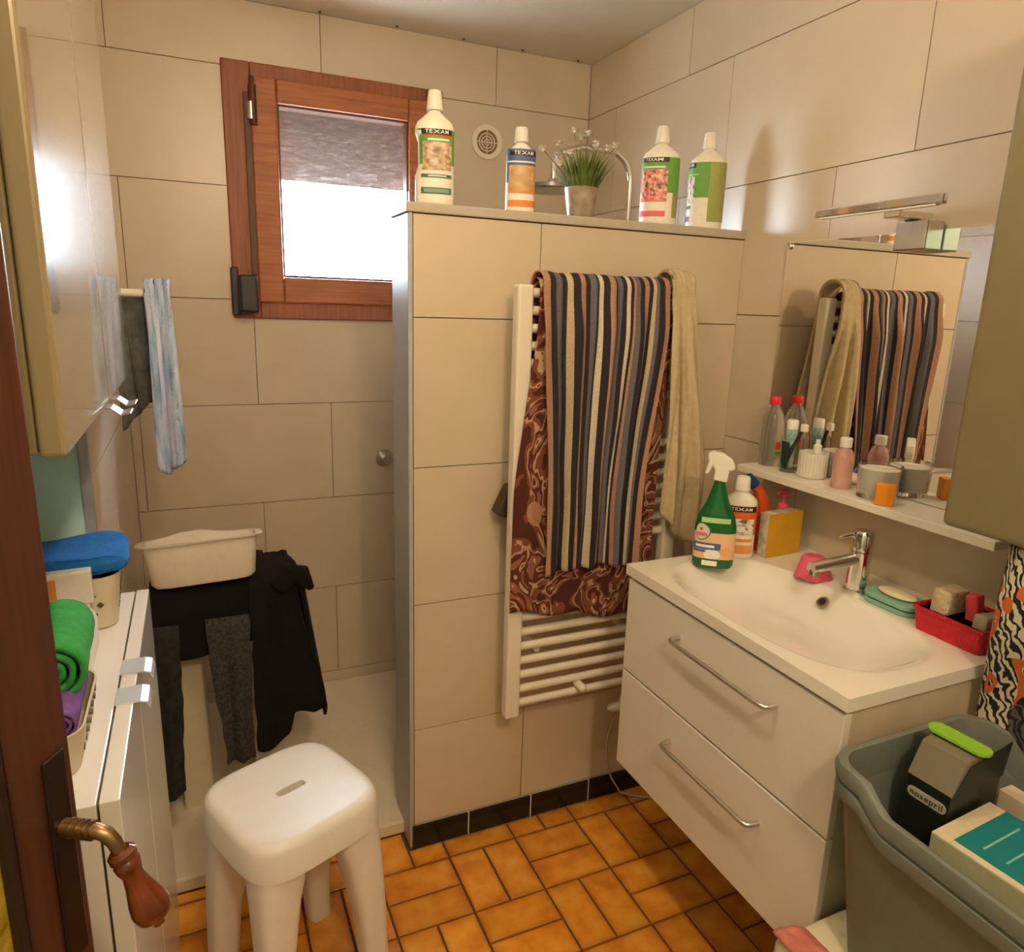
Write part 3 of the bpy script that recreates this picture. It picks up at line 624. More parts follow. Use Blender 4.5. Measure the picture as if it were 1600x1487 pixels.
t = thing('air_vent', 'round cream air vent grille high on the back wall', 'vent', (1.026, YB, 2.078))
b = B(); c_ = (1.026, 2.078)
def ring(b, r0, r1, y0, y1, seg=40):
    R_ = [[b.verts.new((c_[0] + r * math.cos(2 * PI * k / seg), y, c_[1] + r * math.sin(2 * PI * k / seg))) for k in range(seg)] for r, y in ((r0, y0), (r0, y1), (r1, y1), (r1, y0))]
    for i in range(4):
        A, C = R_[i], R_[(i + 1) % 4]
        for k in range(seg): b.faces.new((A[k], A[(k + 1) % seg], C[(k + 1) % seg], C[k]))
ring(b, .041, .058, YB, YB - .009); obj('flange', b, CREAMP, t, True)
b = B(); cyl(b, (1.026, YB - .0005, 2.078), (1.026, YB - .002, 2.078), .042); obj('mesh_backing', b, M('brown_gauze', (.26, .16, .07), .9), t)
b = B()
for r in (.008, .018, .028): ring(b, r, r + .0035, YB - .002, YB - .007)
box(b, 1.0245, 1.0275, YB - .007, YB - .002, 2.037, 2.119); box(b, .985, 1.067, YB - .007, YB - .002, 2.0765, 2.0795); obj('louvre_rings', b, CREAMP, t)

# ------------------------------------------------------------------ on the washbasin
def polyhead(b, pts, th, ang=0):
    prism(b, pts, 'y', -th / 2, th / 2)
GRN = M('green_bottle_plastic', (.010, .125, .028), .25, noise=(30, .15))
sp = Bottle('spray_bottle', 'green cleaning spray bottle with white trigger head by the partition', 'spray bottle', (1.118, 1.292, VZ + .0005), -.66, .208, .048, .030, 3., GRN,
            [(0, .95), (.03, 1), (.48, 1), (.60, .93), (.70, .78), (.80, .66), (.90, .55), (1, .42)])
sp.patch(-.98, .95, .11, .42, M('peach_label', (.78, .50, .30), .5), slant=0); sp.disc(-.36, .43, .30, .105, TXGD, 2); sp.disc(-.36, .43, .27, .092, M('pale_green_badge', (.62, .66, .54), .5), 3); sp.patch(-.58, -.14, .375, .42, TXP, 4); sp.disc(-.36, .46, .06, .02, TXR, 4); sp.patch(-.80, .10, .22, .30, TXBL, 2); sp.patch(-.6, .0, .245, .275, TXW, 3); sp.patch(-.75, -.15, .185, .215, TXBL, 2); sp.disc(-.05, .165, .16, .055, TXW, 2); sp.disc(.30, .20, .22, .06, M('pale_orange_print', (.80, .40, .16), .5), 2); sp.patch(-.4, .35, .54, .60, M('pale_lime_print', (.45, .68, .32), .5), 2); sp.patch(-.25, .05, .03, .09, TXW, 2)
poly = [(245, 80), (265, 50), (310, 35), (430, 55), (540, 120), (580, 190), (578, 240), (515, 250), (500, 392), (335, 372), (345, 260), (318, 205), (272, 302), (225, 300), (262, 160)]
b = B(); polyhead(b, [((x - 420) * .00019, (1410 - y) * .000203 + .0) for x, y in poly], .022)
obj('trigger_head', b, WHITEP, sp.t, world=False, bevel=.004, bseg=3)
tx = Bottle('cleaner_bottle', 'cream cleaner bottle with orange-red label behind the green spray bottle', 'bottle', (1.222, 1.328, VZ + .0005), -.62, .204, .040, .028)
tx.patch(-.95, .98, .30, .66, M('orange_red_label', (.72, .12, .02), .5)); tx.patch(-.6, .62, .585, .655, TXB, 2); tx.text('TEXAM', .02, .62, .0085, .040, TXW); tx.patch(-.6, .55, .30, .50, PH_GREY, 2); tx.patch(-.85, .6, .06, .17, M('orange_band_print', (.85, .33, .08), .5), 1); tx.patch(-.6, .55, .21, .25, TXO, 1)
tx.cap(.0185, .0165, .832, 1, BOTTLE)
t = thing('toilet_cleaner', 'orange bottle with angled neck and blue cap half hidden under the shelf', 'bottle', (1.315, 1.345, VZ))
b = B(); tube(b, [(1.315, 1.345, VZ + .0005), (1.315, 1.345, VZ + .05), (1.312, 1.345, VZ + .10), (1.303, 1.345, VZ + .135), (1.288, 1.345, VZ + .162), (1.272, 1.345, VZ + .178)], [.020, .021, .020, .017, .013, .011], 20); obj('body', b, M('orange_red_plastic', (.60, .075, .012), .3), t, True)
b = B(); cyl(b, (1.274, 1.345, VZ + .176), (1.252, 1.345, VZ + .197), .015, .012); obj('cap', b, M('navy_cap', (.012, .04, .16), .35), t, True)
t = thing('soap_pump', 'white soap bottle with pink pump behind the yellow box', 'bottle', (1.378, 1.343, VZ))
b = B(); lathe(b, [(.020, VZ + .0005), (.021, VZ + .004), (.021, VZ + .07), (.015, VZ + .085), (.0125, VZ + .088)], 24, True, (1.378, 1.343)); obj('body', b, WHITEP, t, True)
PINK = M('pink_plastic', (.78, .12, .22), .35)
b = B(); lathe(b, [(.0145, VZ + .088), (.0145, VZ + .116), (.011, VZ + .119)], 20, True, (1.378, 1.343)); obj('collar', b, PINK, t, True)
b = B(); cyl(b, (1.378, 1.343, VZ + .118), (1.378, 1.343, VZ + .150), .0075); cyl(b, (1.386, 1.343, VZ + .148), (1.352, 1.338, VZ + .152), .0085, .006); obj('pump', b, PINK, t, True)
t = thing('yellow_box', 'small carton with plain yellow front standing under the mirror shelf', 'box', (1.333, 1.30, VZ), .06)
b = B(); box(b, -.059, .059, -.014, .014, .0005, .114); cb = obj('carton', b, M('printed_white_card', (.66, .58, .45), .6, noise=(35, .6)), t, world=False, bevel=.001)
b = B(); box(b, -.0588, .0588, -.0152, -.0141, .001, .1135); obj('front_panel', b, M('yellow_card', (.66, .36, .012), .55, noise=(20, .1)), t, world=False)
# upside-down pink cup
b = B(); n = 40; rows = [(.040, 0), (.038, .006), (.032, .03), (.028, .046), (.022, .050), (.001, .051)]
rings = [[b.verts.new((1.292 + (r + .0035 * math.sin(5 * a) * (1 - z / .06)) * math.cos(a), 1.146 + (r + .0035 * math.sin(5 * a) * (1 - z / .06)) * math.sin(a), VZ + .0006 + z)) for a in [2 * PI * k / n for k in range(n)]] for r, z in rows]
for A, C in zip(rings, rings[1:]):
    for k in range(n): b.faces.new((A[k], A[(k + 1) % n], C[(k + 1) % n], C[k]))
tag(obj('pink_cup', b, PINK, None, True, solid=.0016), 'pink wavy-edged plastic cup behind the tap spout', 'cup')
# soap dish
t = thing('soap_dish', 'mint green soap dish with dark middle line beside the red basket', 'soap dish', (1.325, .952, VZ))
MINT = M('mint_plastic', (.22, .47, .36), .4)
for nm, z0, z1, sc, mt in (('base', .0006, .011, 1., MINT), ('gasket', .011, .0135, .985, BLACKP), ('tray', .0135, .024, 1.03, MINT)):
    b = B(); prism(b, [(1.325 + x * sc, .952 + y * sc) for x, y in rrect(.036, .060, .026)], 'z', VZ + z0, VZ + z1); obj(nm, b, mt, t, bevel=.002)
b = B(); ball(b, (1.325, .95, VZ + .030), .03, (.80, 1.45, .26), 24); tag(obj('soap_bar', b, M('cream_soap', (.76, .66, .46), .4), None, True), 'oval cream soap bar lying in the mint soap dish', 'soap')
# red basket with sponges
t = thing('red_basket', 'small red plastic basket holding sponges at the end of the washbasin', 'basket', (1.325, .80, VZ))
RED = M('red_plastic', (.62, .010, .022), .4, noise=(60, .15), bump=(220, .8, .004))
b = B(); o_ = rrect(.062, .070, .008); i_ = rrect(.0595, .0675, .006)
def open_box(b, cx, cy, z0, z1, outer_b, outer_t, inner_b, inner_t, th=.003):
    L = [[b.verts.new((cx + x, cy + y, z)) for x, y in pl] for pl, z in ((outer_b, z0), (outer_t, z1), (inner_t, z1), (inner_b, z0 + th))]
    n_ = len(outer_b)
    for A, C in zip(L, L[1:]):
        for k in range(n_): b.faces.new((A[k], A[(k + 1) % n_], C[(k + 1) % n_], C[k]))
    b.faces.new(L[0][::-1]); b.faces.new(L[3])
open_box(b, 1.325, .80, VZ + .0006, VZ + .050, rrect(.056, .064, .008), o_, rrect(.0535, .0615, .006), i_); obj('tray', b, RED, t)
b = B(); open_box(b, 1.325, .80, VZ + .0445, VZ + .0505, rrect(.0645, .0725, .009), rrect(.0645, .0725, .009), rrect(.0625, .0705, .008), rrect(.0625, .0705, .008), 0); obj('rim', b, RED, t)
def sponge(name, label, c, sz, rot, mat):
    b = B(); box(b, *[v for s_ in sz for v in (-s_ / 2, s_ / 2)], mat=Matrix.Rotation(rot[0], 4, 'X') @ Matrix.Rotation(rot[1], 4, 'Y') @ Matrix.Rotation(rot[2], 4, 'Z')); bmesh.ops.translate(b, vec=Vector(c), verts=b.verts[:])
    return tag(obj(name, b, mat, bevel=.005, bseg=3), label, 'sponge')
sponge('beige_sponge', 'beige bath sponge sticking up out of the red basket', (1.312, .832, VZ + .053), (.060, .036, .074), (.05, .0, .03), M('beige_sponge', (.74, .58, .40), .95, noise=(60, .3), bump=(150, .8, .006)))
sponge('red_sponge', 'slim red scouring sponge upright in the red basket', (1.320, .785, VZ + .052), (.030, .022, .082), (-.15, .0, .1), M('coral_sponge', (.66, .06, .06), .9, bump=(150, .6)))
sponge('grey_sponge', 'pale grey pumice block lying in the red basket', (1.322, .753, VZ + .042), (.080, .026, .05), (.0, .1, .0), M('pale_grey_sponge', (.46, .40, .30), .95, noise=(50, .2), bump=(150, .6)))

# ------------------------------------------------------------------ on the mirror shelf
def glass_vessel(b, cx, cy, r0, r1, h, th=.002, base=.006, seg=32, z=SZ):
    lathe(b, [(r0, z + .0006), (r1, z + h), (r1 - th, z + h), (r0 - th, z + base), (.001, z + base)], seg, True, (cx, cy))
t = thing('water_bottle', 'clear plastic bottle with red cap on the mirror shelf', 'bottle', (1.398, 1.432, SZ))
b = B(); lathe(b, [(.026, SZ + .0006), (.030, SZ + .006), (.0305, SZ + .045), (.029, SZ + .05), (.0305, SZ + .055), (.0305, SZ + .10), (.027, SZ + .13), (.016, SZ + .155), (.0115, SZ + .162), (.0115, SZ + .168)], 32, True, (1.398, 1.432)); wbo = obj('body', b, CLEARP, t, True)
b = B(); lathe(b, [(.0145, SZ + .164), (.0150, SZ + .167), (.0150, SZ + .181), (.013, SZ + .184)], 24, True, (1.398, 1.432)); obj('cap', b, M('bright_red_cap', (.72, .02, .03), .35), t, True)
b = B(); grid(b, 8, 2, lambda u, v: (1.398 + .031 * math.cos(PI * 1.38 + .62 * u), 1.432 + .031 * math.sin(PI * 1.38 + .62 * u), SZ + .046 + .022 * v)); lb = obj('label', b, TXR, t)
b = B(); grid(b, 8, 2, lambda u, v: (1.398 + .031 * math.cos(PI * 1.34 + .72 * u), 1.432 + .031 * math.sin(PI * 1.34 + .72 * u), SZ + .032 + .010 * v)); obj('label_band', b, TXG, lb)
bm = B(); glass_vessel(bm, 1.392, 1.352, .026, .029, .088); tag(obj('tooth_glass', bm, GLASS, None, True), 'clear tumbler holding toothpaste and brush on the mirror shelf', 'glass')
t = thing('toothpaste_tube', 'teal toothpaste tube standing cap up in the clear tumbler', 'tube', (1.392, 1.358, SZ))
b = B(); loft(b, [(.004, .016, SZ + .012), (.010, .0155, SZ + .06), (.0135, .0145, SZ + .108), (.0135, .0135, SZ + .110)], 24, True, (1.392, 1.358)); obj('body', b, M('teal_tube', (.05, .36, .32), .35, noise=(40, .5), dark=(.55, .68, .62)), t, True)
b = B(); lathe(b, [(.0145, SZ + .110), (.0145, SZ + .131), (.012, SZ + .134)], 20, True, (1.392, 1.358)); obj('cap', b, WHITEP, t, True)
t = thing('toothbrush', 'dark-handled brush leaning in the clear tumbler', 'brush', (1.385, 1.335, SZ))
b = B(); tube(b, [(1.380, 1.362, SZ + .010), (1.386, 1.345, SZ + .06), (1.394, 1.325, SZ + .115)], [.0055, .0055, .004], 10); obj('handle', b, M('dark_brown_handle', (.05, .025, .02), .3), t, True)
b = B(); box(b, 1.386, 1.400, 1.311, 1.327, SZ + .108, SZ + .128); obj('bristles', b, WHITEP, t, bevel=.003)
bm = B(); box(bm, 1.372, 1.376, 1.345, 1.369, SZ + .0075, SZ + .078); tag(obj('comb', bm, flat('dark_green_plastic', (.01, .07, .04)), bevel=.001), 'dark green comb standing inside the clear tumbler', 'comb')
def ribbed(b, cx, cy, r, h, z=SZ, ribs=28):
    seg = ribs * 2; rows = [(r * .93, .0006), (r, .004), (r, h), (r - .003, h), (r - .003, .008), (.001, .008)]
    R_ = [[b.verts.new((cx + (rr + (.0009 if (k % 2 and i in (1, 2)) else 0)) * math.cos(2 * PI * k / seg), cy + (rr + (.0009 if (k % 2 and i in (1, 2)) else 0)) * math.sin(2 * PI * k / seg), z + zz)) for k in range(seg)] for i, (rr, zz) in enumerate(rows)]
    for A, C in zip(R_, R_[1:]):
        for k in range(seg): b.faces.new((A[k], A[(k + 1) % seg], C[(k + 1) % seg], C[k]))
    b.faces.new(R_[0][::-1]); b.faces.new(R_[-1])
bm = B(); ribbed(bm, 1.398, 1.284, .034, .064); tag(obj('ribbed_cup', bm, FROST, None, False), 'ribbed frosted glass cup of cotton on the mirror shelf', 'cup')
bm = B(); ball(bm, (1.398, 1.284, SZ + .044), .029, (1, 1, .75)); tag(obj('cotton', bm, M('cotton', (.80, .74, .62), 1., bump=(90, .8, .01)), None, True), 'white cotton wool filling the ribbed frosted cup', 'cotton')
t = thing('dropper_bottle', 'small white-capped bottle poking out of the ribbed frosted cup', 'bottle', (1.392, 1.270, SZ + .066))
b = B(); lathe(b, [(.010, SZ + .064), (.010, SZ + .083), (.006, SZ + .086), (.0055, SZ + .098)], 20, True, (1.392, 1.270)); obj('body', b, WHITEP, t, True)
t = thing('pink_bottle', 'pink liquid bottle with white cap on the mirror shelf', 'bottle', (1.380, 1.178, SZ))
b = B(); lathe(b, [(.022, SZ + .0006), (.0235, SZ + .004), (.0235, SZ + .022), (.0215, SZ + .026), (.0225, SZ + .045), (.0235, SZ + .07), (.018, SZ + .088), (.011, SZ + .096), (.011, SZ + .10)], 32, True, (1.380, 1.178)); obj('body', b, M('pink_liquid', (.92, .56, .50), .08, trans=.6, ior=1.35), t, True)
b = B(); lathe(b, [(.0135, SZ + .098), (.0138, SZ + .118), (.012, SZ + .120)], 24, True, (1.380, 1.178)); obj('cap', b, WHITEP, t, True)
bm = B(); glass_vessel(bm, 1.388, 1.085, .042, .0455, .075, .003, .010); tag(obj('candle_glass', bm, GLASS, None, True), 'wide clear glass with white wax on the mirror shelf', 'glass')
bm = B(); lathe(bm, [(.0385, SZ + .0105), (.0420, SZ + .066), (.001, SZ + .068)], 32, True, (1.388, 1.085)); tag(obj('candle_wax', bm, M('white_wax', (.92, .88, .78), .5), None, True), 'white candle wax filling the wide glass', 'candle')
t = thing('orange_box', 'small bright orange bottle standing before the wide glass', 'bottle', (1.342, 1.028, SZ))
b = B(); box(b, -.009, .009, -.0185, .0185, .0006, .048); obj('body', b, M('bright_orange_plastic', (.80, .26, .006), .4), t, world=False, bevel=.002); t.rotation_euler = (0, 0, .62)

# ------------------------------------------------------------------ cabinets on the left
CY0, CY1, CX = .79, 1.575, -.118
up = thing('wall_cabinet', 'glossy beige two-door wall cabinet hung on the teal wall', 'cabinet', (-.30, 1.18, 1.345))
b = B(); box(b, XW + .001, CX - .0245, CY0 - .002, CY1, 1.349, 2.26); obj('carcass', b, OLIVE, up, bevel=.002)
low_ = thing('low_cabinet', 'low white two-door cabinet standing against the teal wall', 'cabinet', (-.30, 1.2, 0))
LZ = .904; LY0, LY1 = .872, 1.575
b = B(); box(b, XW + .001, CX - .026, LY0 + .002, LY1, 0, LZ - .002); obj('carcass', b, WHITEG, low_, bevel=.0015)
TAB = M('steel_tab_blue_reflection', (.72, .80, .90), .28, .35)  # steel handle with the blue window reflection put into its base colour
for ya, yb_, y0, y1, hy in ((CY0, 1.190, LY0, 1.1945, 1.128), (1.192, CY1, 1.1965, LY1, 1.224)):
    b = B(); box(b, CX - .024, CX, ya, yb_, 1.345, 2.255); d = obj('door', b, BEIGEG, up, bevel=.005, bseg=3)
    h_ = 1.16 if hy < 1.19 else 1.262
    b = B(); prism(b, [(CX - .026, 1.3445), (CX + .006, 1.3445), (CX + .018, 1.335), (CX + .030, 1.338), (CX + .031, 1.3365), (CX + .018, 1.333), (CX + .006, 1.3425), (CX - .026, 1.3425)], 'y', h_ - .025, h_ + .025); obj('handle', b, STEEL, d)
    b = B(); box(b, CX - .023, CX, y0, y1, .06, LZ); d = obj('door', b, WHITEG, low_, bevel=.0015)
    b = B(); prism(b, [(CX - .025, LZ + .0004), (CX - .025, LZ + .0020), (CX + .010, LZ + .0022), (CX + .020, LZ - .001), (CX + .023, LZ - .012), (CX + .0215, LZ - .012), (CX + .018, LZ - .003), (CX + .009, LZ + .0004)], 'y', hy - .026, hy + .026); obj('handle', b, TAB, d)
b = B(); box(b, CX - .021, CX - .006, LY0 + .01, LY1 - .01, 0, .058); obj('plinth', b, WHITEG, low_)

# baskets and cloths on the low cabinet
BASK = M('cream_plastic_basket', (.66, .60, .45), .5, noise=(30, .06))
HOLE = M('basket_hole_shadow', (.10, .08, .05), .9)
def basket(name, label, cx, cy, hx, hy, h, rot=0.):
    t = thing(name, label, 'basket', (cx, cy, LZ), rot)
    b = B(); open_box(b, 0, 0, .0006, h, rrect(hx * .88, hy * .88, .03), rrect(hx, hy, .035), rrect(hx * .86, hy * .86, .028), rrect(hx - .003, hy - .003, .033)); obj('tub', b, BASK, t, True, world=False)
    b = B()
    for ix in range(-2, 3):
        for iz in range(3):
            for face in (0, 1):
                s_ = .0045; z = h * .30 + iz * .018; f = .88 + .12 * z / h
                if face == 0: c = Vector((ix * .022 + (.011 if iz % 2 else 0), -hy * f - .0003, z)); m_ = Matrix.Rotation(PI / 4, 4, 'Y')
                else: c = Vector((hx * f + .0003, ix * .022 + (.011 if iz % 2 else 0), z)); m_ = Matrix.Rotation(PI / 4, 4, 'X')
                vs = box(b, -s_, s_, -s_, s_, -s_, s_); sc = Matrix.Diagonal((1, .08, 1, 1) if face == 0 else (.08, 1, 1, 1))
                bmesh.ops.transform(b, matrix=Matrix.Translation(c) @ m_ @ sc, verts=vs)
    pf = obj('perforations', b, HOLE, t, world=False); pf['kind'] = 'stuff'
    return t
def folded_cloth(name, label, c, sz, rot, mat, layers=3, wav=.006):
    """soft folded cloth: layers joined by a rounded fold along +x side"""
    b = B(); hx, hy, hz = sz; seed = random.random() * 9
    prof = []
    nn = 60
    def fn(u, v):
        a = 2 * PI * u; x, z = sect(a, hx, hz, 4.5)
        y = (v * 2 - 1) * hy; e = 1 - .10 * abs(v * 2 - 1) ** 4
        lay = .0025 * math.cos(layers * PI * z / hz) * (abs(x) / hx) ** 3
        return (x * e + math.copysign(lay, x), y + wav * .5 * math.sin(x * 60 + seed), z * e + wav * mnoise.noise(Vector((x * 16, y * 16, seed))) + hz)
    grid(b, nn, 26, fn)
    for rowv in (0, 1):
        ring_ = [b.verts.new(fn(k / nn, rowv)) for k in range(nn)]; b.faces.new(ring_ if rowv else ring_[::-1])
    bmesh.ops.remove_doubles(b, verts=b.verts[:], dist=1e-5)
    t = obj(name, b, mat, None, True, world=False, auto=False); t.location = c; t.rotation_euler = rot; tag(t, label, 'cloth'); return t
def cloth_roll(name, label, p0, p1, r, mat):
    """rolled cloth with a spiral end"""
    b = B(); p0, p1 = Vector(p0), Vector(p1); ax = (p1 - p0); L = ax.length; ax.normalize(); e1 = ax.orthogonal().normalized(); e2 = ax.cross(e1)
    def fn(u, v):
        a = u * 2 * PI * 2.6; rr = r * (.28 + .72 * u); q = p0 + ax * (L * v) + (e1 * math.cos(a) + e2 * math.sin(a)) * (rr + .0015 * mnoise.noise(Vector((u * 20, v * 5, r * 99))))
        return q
    grid(b, 90, 14, fn); return tag(obj(name, b, mat, None, True, solid=r * .17, auto=False), label, 'cloth')
def terry(n, c): return M(n, c, .95, noise=(50, .2), bump=(240, .5))
basket('plastic_basket', 'cream perforated basket under a blue folded cloth on the low cabinet', -.244, 1.475, .090, .090, .100, .05)
folded_cloth('pink_cloth', 'magenta cloth in the far perforated basket under the blue cloth', (-.244, 1.474, LZ + .012), (.060, .056, .040), (0, 0, .1), terry('magenta_cloth', (.55, .03, .22)))
folded_cloth('blue_cloth', 'bright blue folded cloth heaped on the far cream basket', (-.236, 1.470, LZ + .1035), (.096, .078, .018), (.0, .0, .08), terry('bright_blue_cloth', (.012, .16, .56)), 3, .010)
basket('plastic_basket', 'cream perforated basket of rolled cloths beside the brown door', -.250, 1.022, .092, .098, .062, 0)
cloth_roll('purple_cloth', 'purple rolled cloth lying in the basket beside the door', (-.188, .955, LZ + .064), (-.190, 1.092, LZ + .064), .022, terry('purple_cloth', (.20, .09, .36)))
cloth_roll('magenta_cloth', 'magenta rolled cloth under the green one in the near basket', (-.236, .962, LZ + .050), (-.236, 1.090, LZ + .050), .022, terry('magenta_roll', (.58, .03, .20)))
cloth_roll('red_cloth', 'red rolled cloth low in the near basket', (-.196, .952, LZ + .024), (-.200, 1.085, LZ + .024), .014, terry('red_roll', (.60, .03, .02)))
cloth_roll('green_cloth', 'bright green rolled cloth on top of the near basket', (-.200, 1.010, LZ + .112), (-.206, 1.165, LZ + .116), .044, terry('green_roll', (.04, .36, .07)))
t = thing('tissue_dispenser', 'white oval dispenser with chrome button between the two baskets', 'dispenser', (-.232, 1.285, LZ))
b = B(); prism(b, [(-.232 + x, 1.265 + y) for x, y in rrect(.050, .095, .045, 8)], 'z', LZ + .0006, LZ + .070); obj('body', b, WHITEP, t, bevel=.012, bseg=4)
b = B(); prism(b, [(-.228 + x, 1.29 + y) for x, y in rrect(.034, .045, .03, 8)], 'z', LZ + .0702, LZ + .0712); obj('lid_recess', b, M('grey_mauve_plastic', (.30, .27, .26), .4), t)
b = B(); ball(b, (-.240, 1.305, LZ + .076), .017, (1, 1, .5)); obj('button', b, CHROME, t, True)
t = thing('paper_packet', 'white paper packet with green and orange print by the far basket', 'packet', (-.252, 1.366, LZ + .0), .08)
b = B(); box(b, -.062, .062, -.012, .012, .0665, .128); obj('packet', b, flat('white_paper', (.72, .69, .64)), t, world=False, bevel=.003)
b = B(); box(b, -.030, -.008, -.0128, -.0121, .072, .118); obj('green_print', b, TXG, t, world=False)
b = B(); box(b, -.0075, .008, -.0128, -.0121, .072, .118); obj('orange_print', b, flat('orange_brown_print', (.62, .22, .04)), t, world=False)
b = B(); box(b, -.055, .055, -.010, .010, .0006, .066); obj('stand', b, WHITEP, t, world=False)

# towels on the swivel rail inside the shower
t = thing('towel_rail', 'white swivel towel rail on the shower side wall', 'towel rail', (XS, 1.85, 1.5))
b = B(); box(b, XS, XS + .012, 1.825, 1.915, 1.47, 1.53); obj('wall_plate', b, CREAMP, t, bevel=.003)
b = B(); cyl(b, (XS + .01, 1.845, 1.505), (-.052, 1.845, 1.505), .009); cyl(b, (XS + .01, 1.898, 1.488), (-.085, 1.898, 1.488), .008); obj('arms', b, CREAMP, t, True)
def drape(name, label, x0, x1, yc, ztop, zf, zb, mat, amp, n, rr=.014, solid=.006, ph=0., xb=None, cat='towel'):
    xb = xb or (x0, x1)
    def fold(u, h): return amp * (1 + math.sin(u * 2 * PI * n + ph + h * 2)) * sm(0, .2, h)
    b = B(); grid(b, 56, 90, lambda u, v: hang(u, v, (x0, x1), xb, ztop, zf, zb, yc - rr, yc + rr, fold, ph + 3.3))
    return tag(obj(name, b, mat, None, True, solid=solid, auto=False), label, cat)
def mottled(nt, uv):
    n = nt.nodes.new('ShaderNodeTexNoise'); n.inputs['Scale'].default_value = 5; n.inputs['Detail'].default_value = 4; nt.links.new(uv, n.inputs['Vector'])
    return ramp(nt, n.outputs['Fac'], [(.36, (.20, .31, .52)), (.5, (.42, .56, .82)), (.62, (.66, .66, .86))], False)
drape('light_blue_towel', 'mottled light blue terry towel over the swivel rail end', -.088, -.040, 1.845, 1.5155, lambda u: 1.09 + .05 * abs(u - .3), 1.15, uvmat('light_blue_terry', mottled, .95, (200, .8)), .012, 1.3, .016, .012, .4, (-.090, -.034))
drape('grey_green_towel', 'dark grey-green towel on the rear arm of the swivel rail', -.165, -.088, 1.898, 1.4975, lambda u: 1.19 + .09 * u, 1.25, M('grey_green_terry', (.13, .14, .12), .95, noise=(30, .4), bump=(200, .6)), .010, 1.6, .012, .006, 1.2, (-.160, -.070))

# ------------------------------------------------------------------ clothes stand in the shower
t = thing('plastic_stand', 'cream plastic stool in the shower hidden under clothes', 'stool', (.03, 2.10, .042))
PL = M('cream_plastic', (.72, .66, .48), .4, noise=(30, .06))
b = B(); box(b, -.135, .195, 1.985, 2.235, .690, .715); obj('seat', b, PL, t, bevel=.012, bseg=3)
for sx in (-1, 1):
    for sy in (-1, 1):
        b = B(); cx, cy = .03 + sx * .10, 2.11 + sy * .075
        loft(b, [(.042, .018, .0425, 6), (.030, .016, .69, 6)], 24, True, (cx, cy)); obj('leg', b, PL, t, True)
BLK = M('black_fleece', (.0028, .0026, .003), 1., noise=(40, .3), bump=(150, .3)); DGREY = M('charcoal_marl', (.060, .058, .054), .95, noise=(120, .55), bump=(200, .5)); DTEAL = M('dark_grey_denim', (.026, .030, .030), .9, noise=(40, .5), bump=(200, .4))
def panel(b, nu, nv, top, bot, ya, yb_, zt, zb, amp, nf, ph=0., ztop_back=None):
    """cloth panel: optional flat run from the rear over the seat, then hanging down the front"""
    def fn(u, v):
        x = (top[0] + (top[1] - top[0]) * u); xb = bot[0] + (bot[1] - bot[0]) * u
        if ztop_back is not None and v < .3:
            k = v / .3; return (x, ztop_back + (ya - ztop_back) * k, zt + .006 * mnoise.noise(Vector((u * 6, v * 9, ph))))
        k = (v - .3) / .7 if ztop_back is not None else v
        e = zb(u) if callable(zb) else zb; rnd = min(1, k / .06); z = zt - (zt - e) * k
        y = ya + (yb_ - ya) * k - amp * (.5 + .5 * math.sin(u * 2 * PI * nf + ph + k * 1.5)) * sm(0, .35, k) - .012 * math.sin(rnd * PI / 2)
        return (x + (xb - x) * sm(0, 1, k) + .005 * mnoise.noise(Vector((u * 5, k * 8, ph))), y, z)
    grid(b, nu, nv, fn)
b = B(); panel(b, 40, 50, (-.152, .155), (-.158, .150), 1.975, 1.955, .735, lambda u: .565 - .015 * math.sin(u * 6), .006, 2, .5, 2.24); panel(b, 34, 60, (.095, .222), (.094, .285), 1.962, 1.93, .738, lambda u: .255 + .05 * u + .06 * sm(.45, .55, u) - .02 * math.sin(u * 9), .020, 1.6, 1.1, 2.2)
def side(u, v):
    y = 1.955 + .25 * u; k = v; return (.200 + .03 * math.sin(min(1, k / .1) * PI / 2) + .055 * k + .010 * math.sin(u * 9), y - .02 * k, .738 - (.738 - (.31 + .06 * u)) * k)
grid(b, 26, 40, side)
jk = tag(obj('black_jacket', b, BLK, None, True, solid=.008, auto=False), 'black fleece jacket draped over the stool in the shower', 'jacket')
b = B(); tube(b, [(.175, 1.945, .725), (.20, 1.94, .765), (.235, 1.95, .752), (.262, 1.96, .705)], [.026, .034, .028, .010], 14); obj('hood', b, BLK, jk, True)
b = B(); panel(b, 30, 60, (-.02, .090), (.010, .082), 1.938, 1.912, .660, lambda u: .245 + .004 * math.sin(u * 7), .016, 1.7, .3)
tag(obj('grey_leggings', b, DGREY, None, True, solid=.006, auto=False), 'charcoal marl leggings hanging in front of the black jacket', 'trousers')
b = B(); panel(b, 26, 60, (-.165, -.085), (-.165, -.098), 1.940, 1.92, .655, lambda u: .15 + .03 * u, .016, 1.2, 2.1)
tag(obj('dark_jeans', b, DTEAL, None, True, solid=.006, auto=False), 'dark teal trouser leg hanging behind the low cabinet', 'trousers')
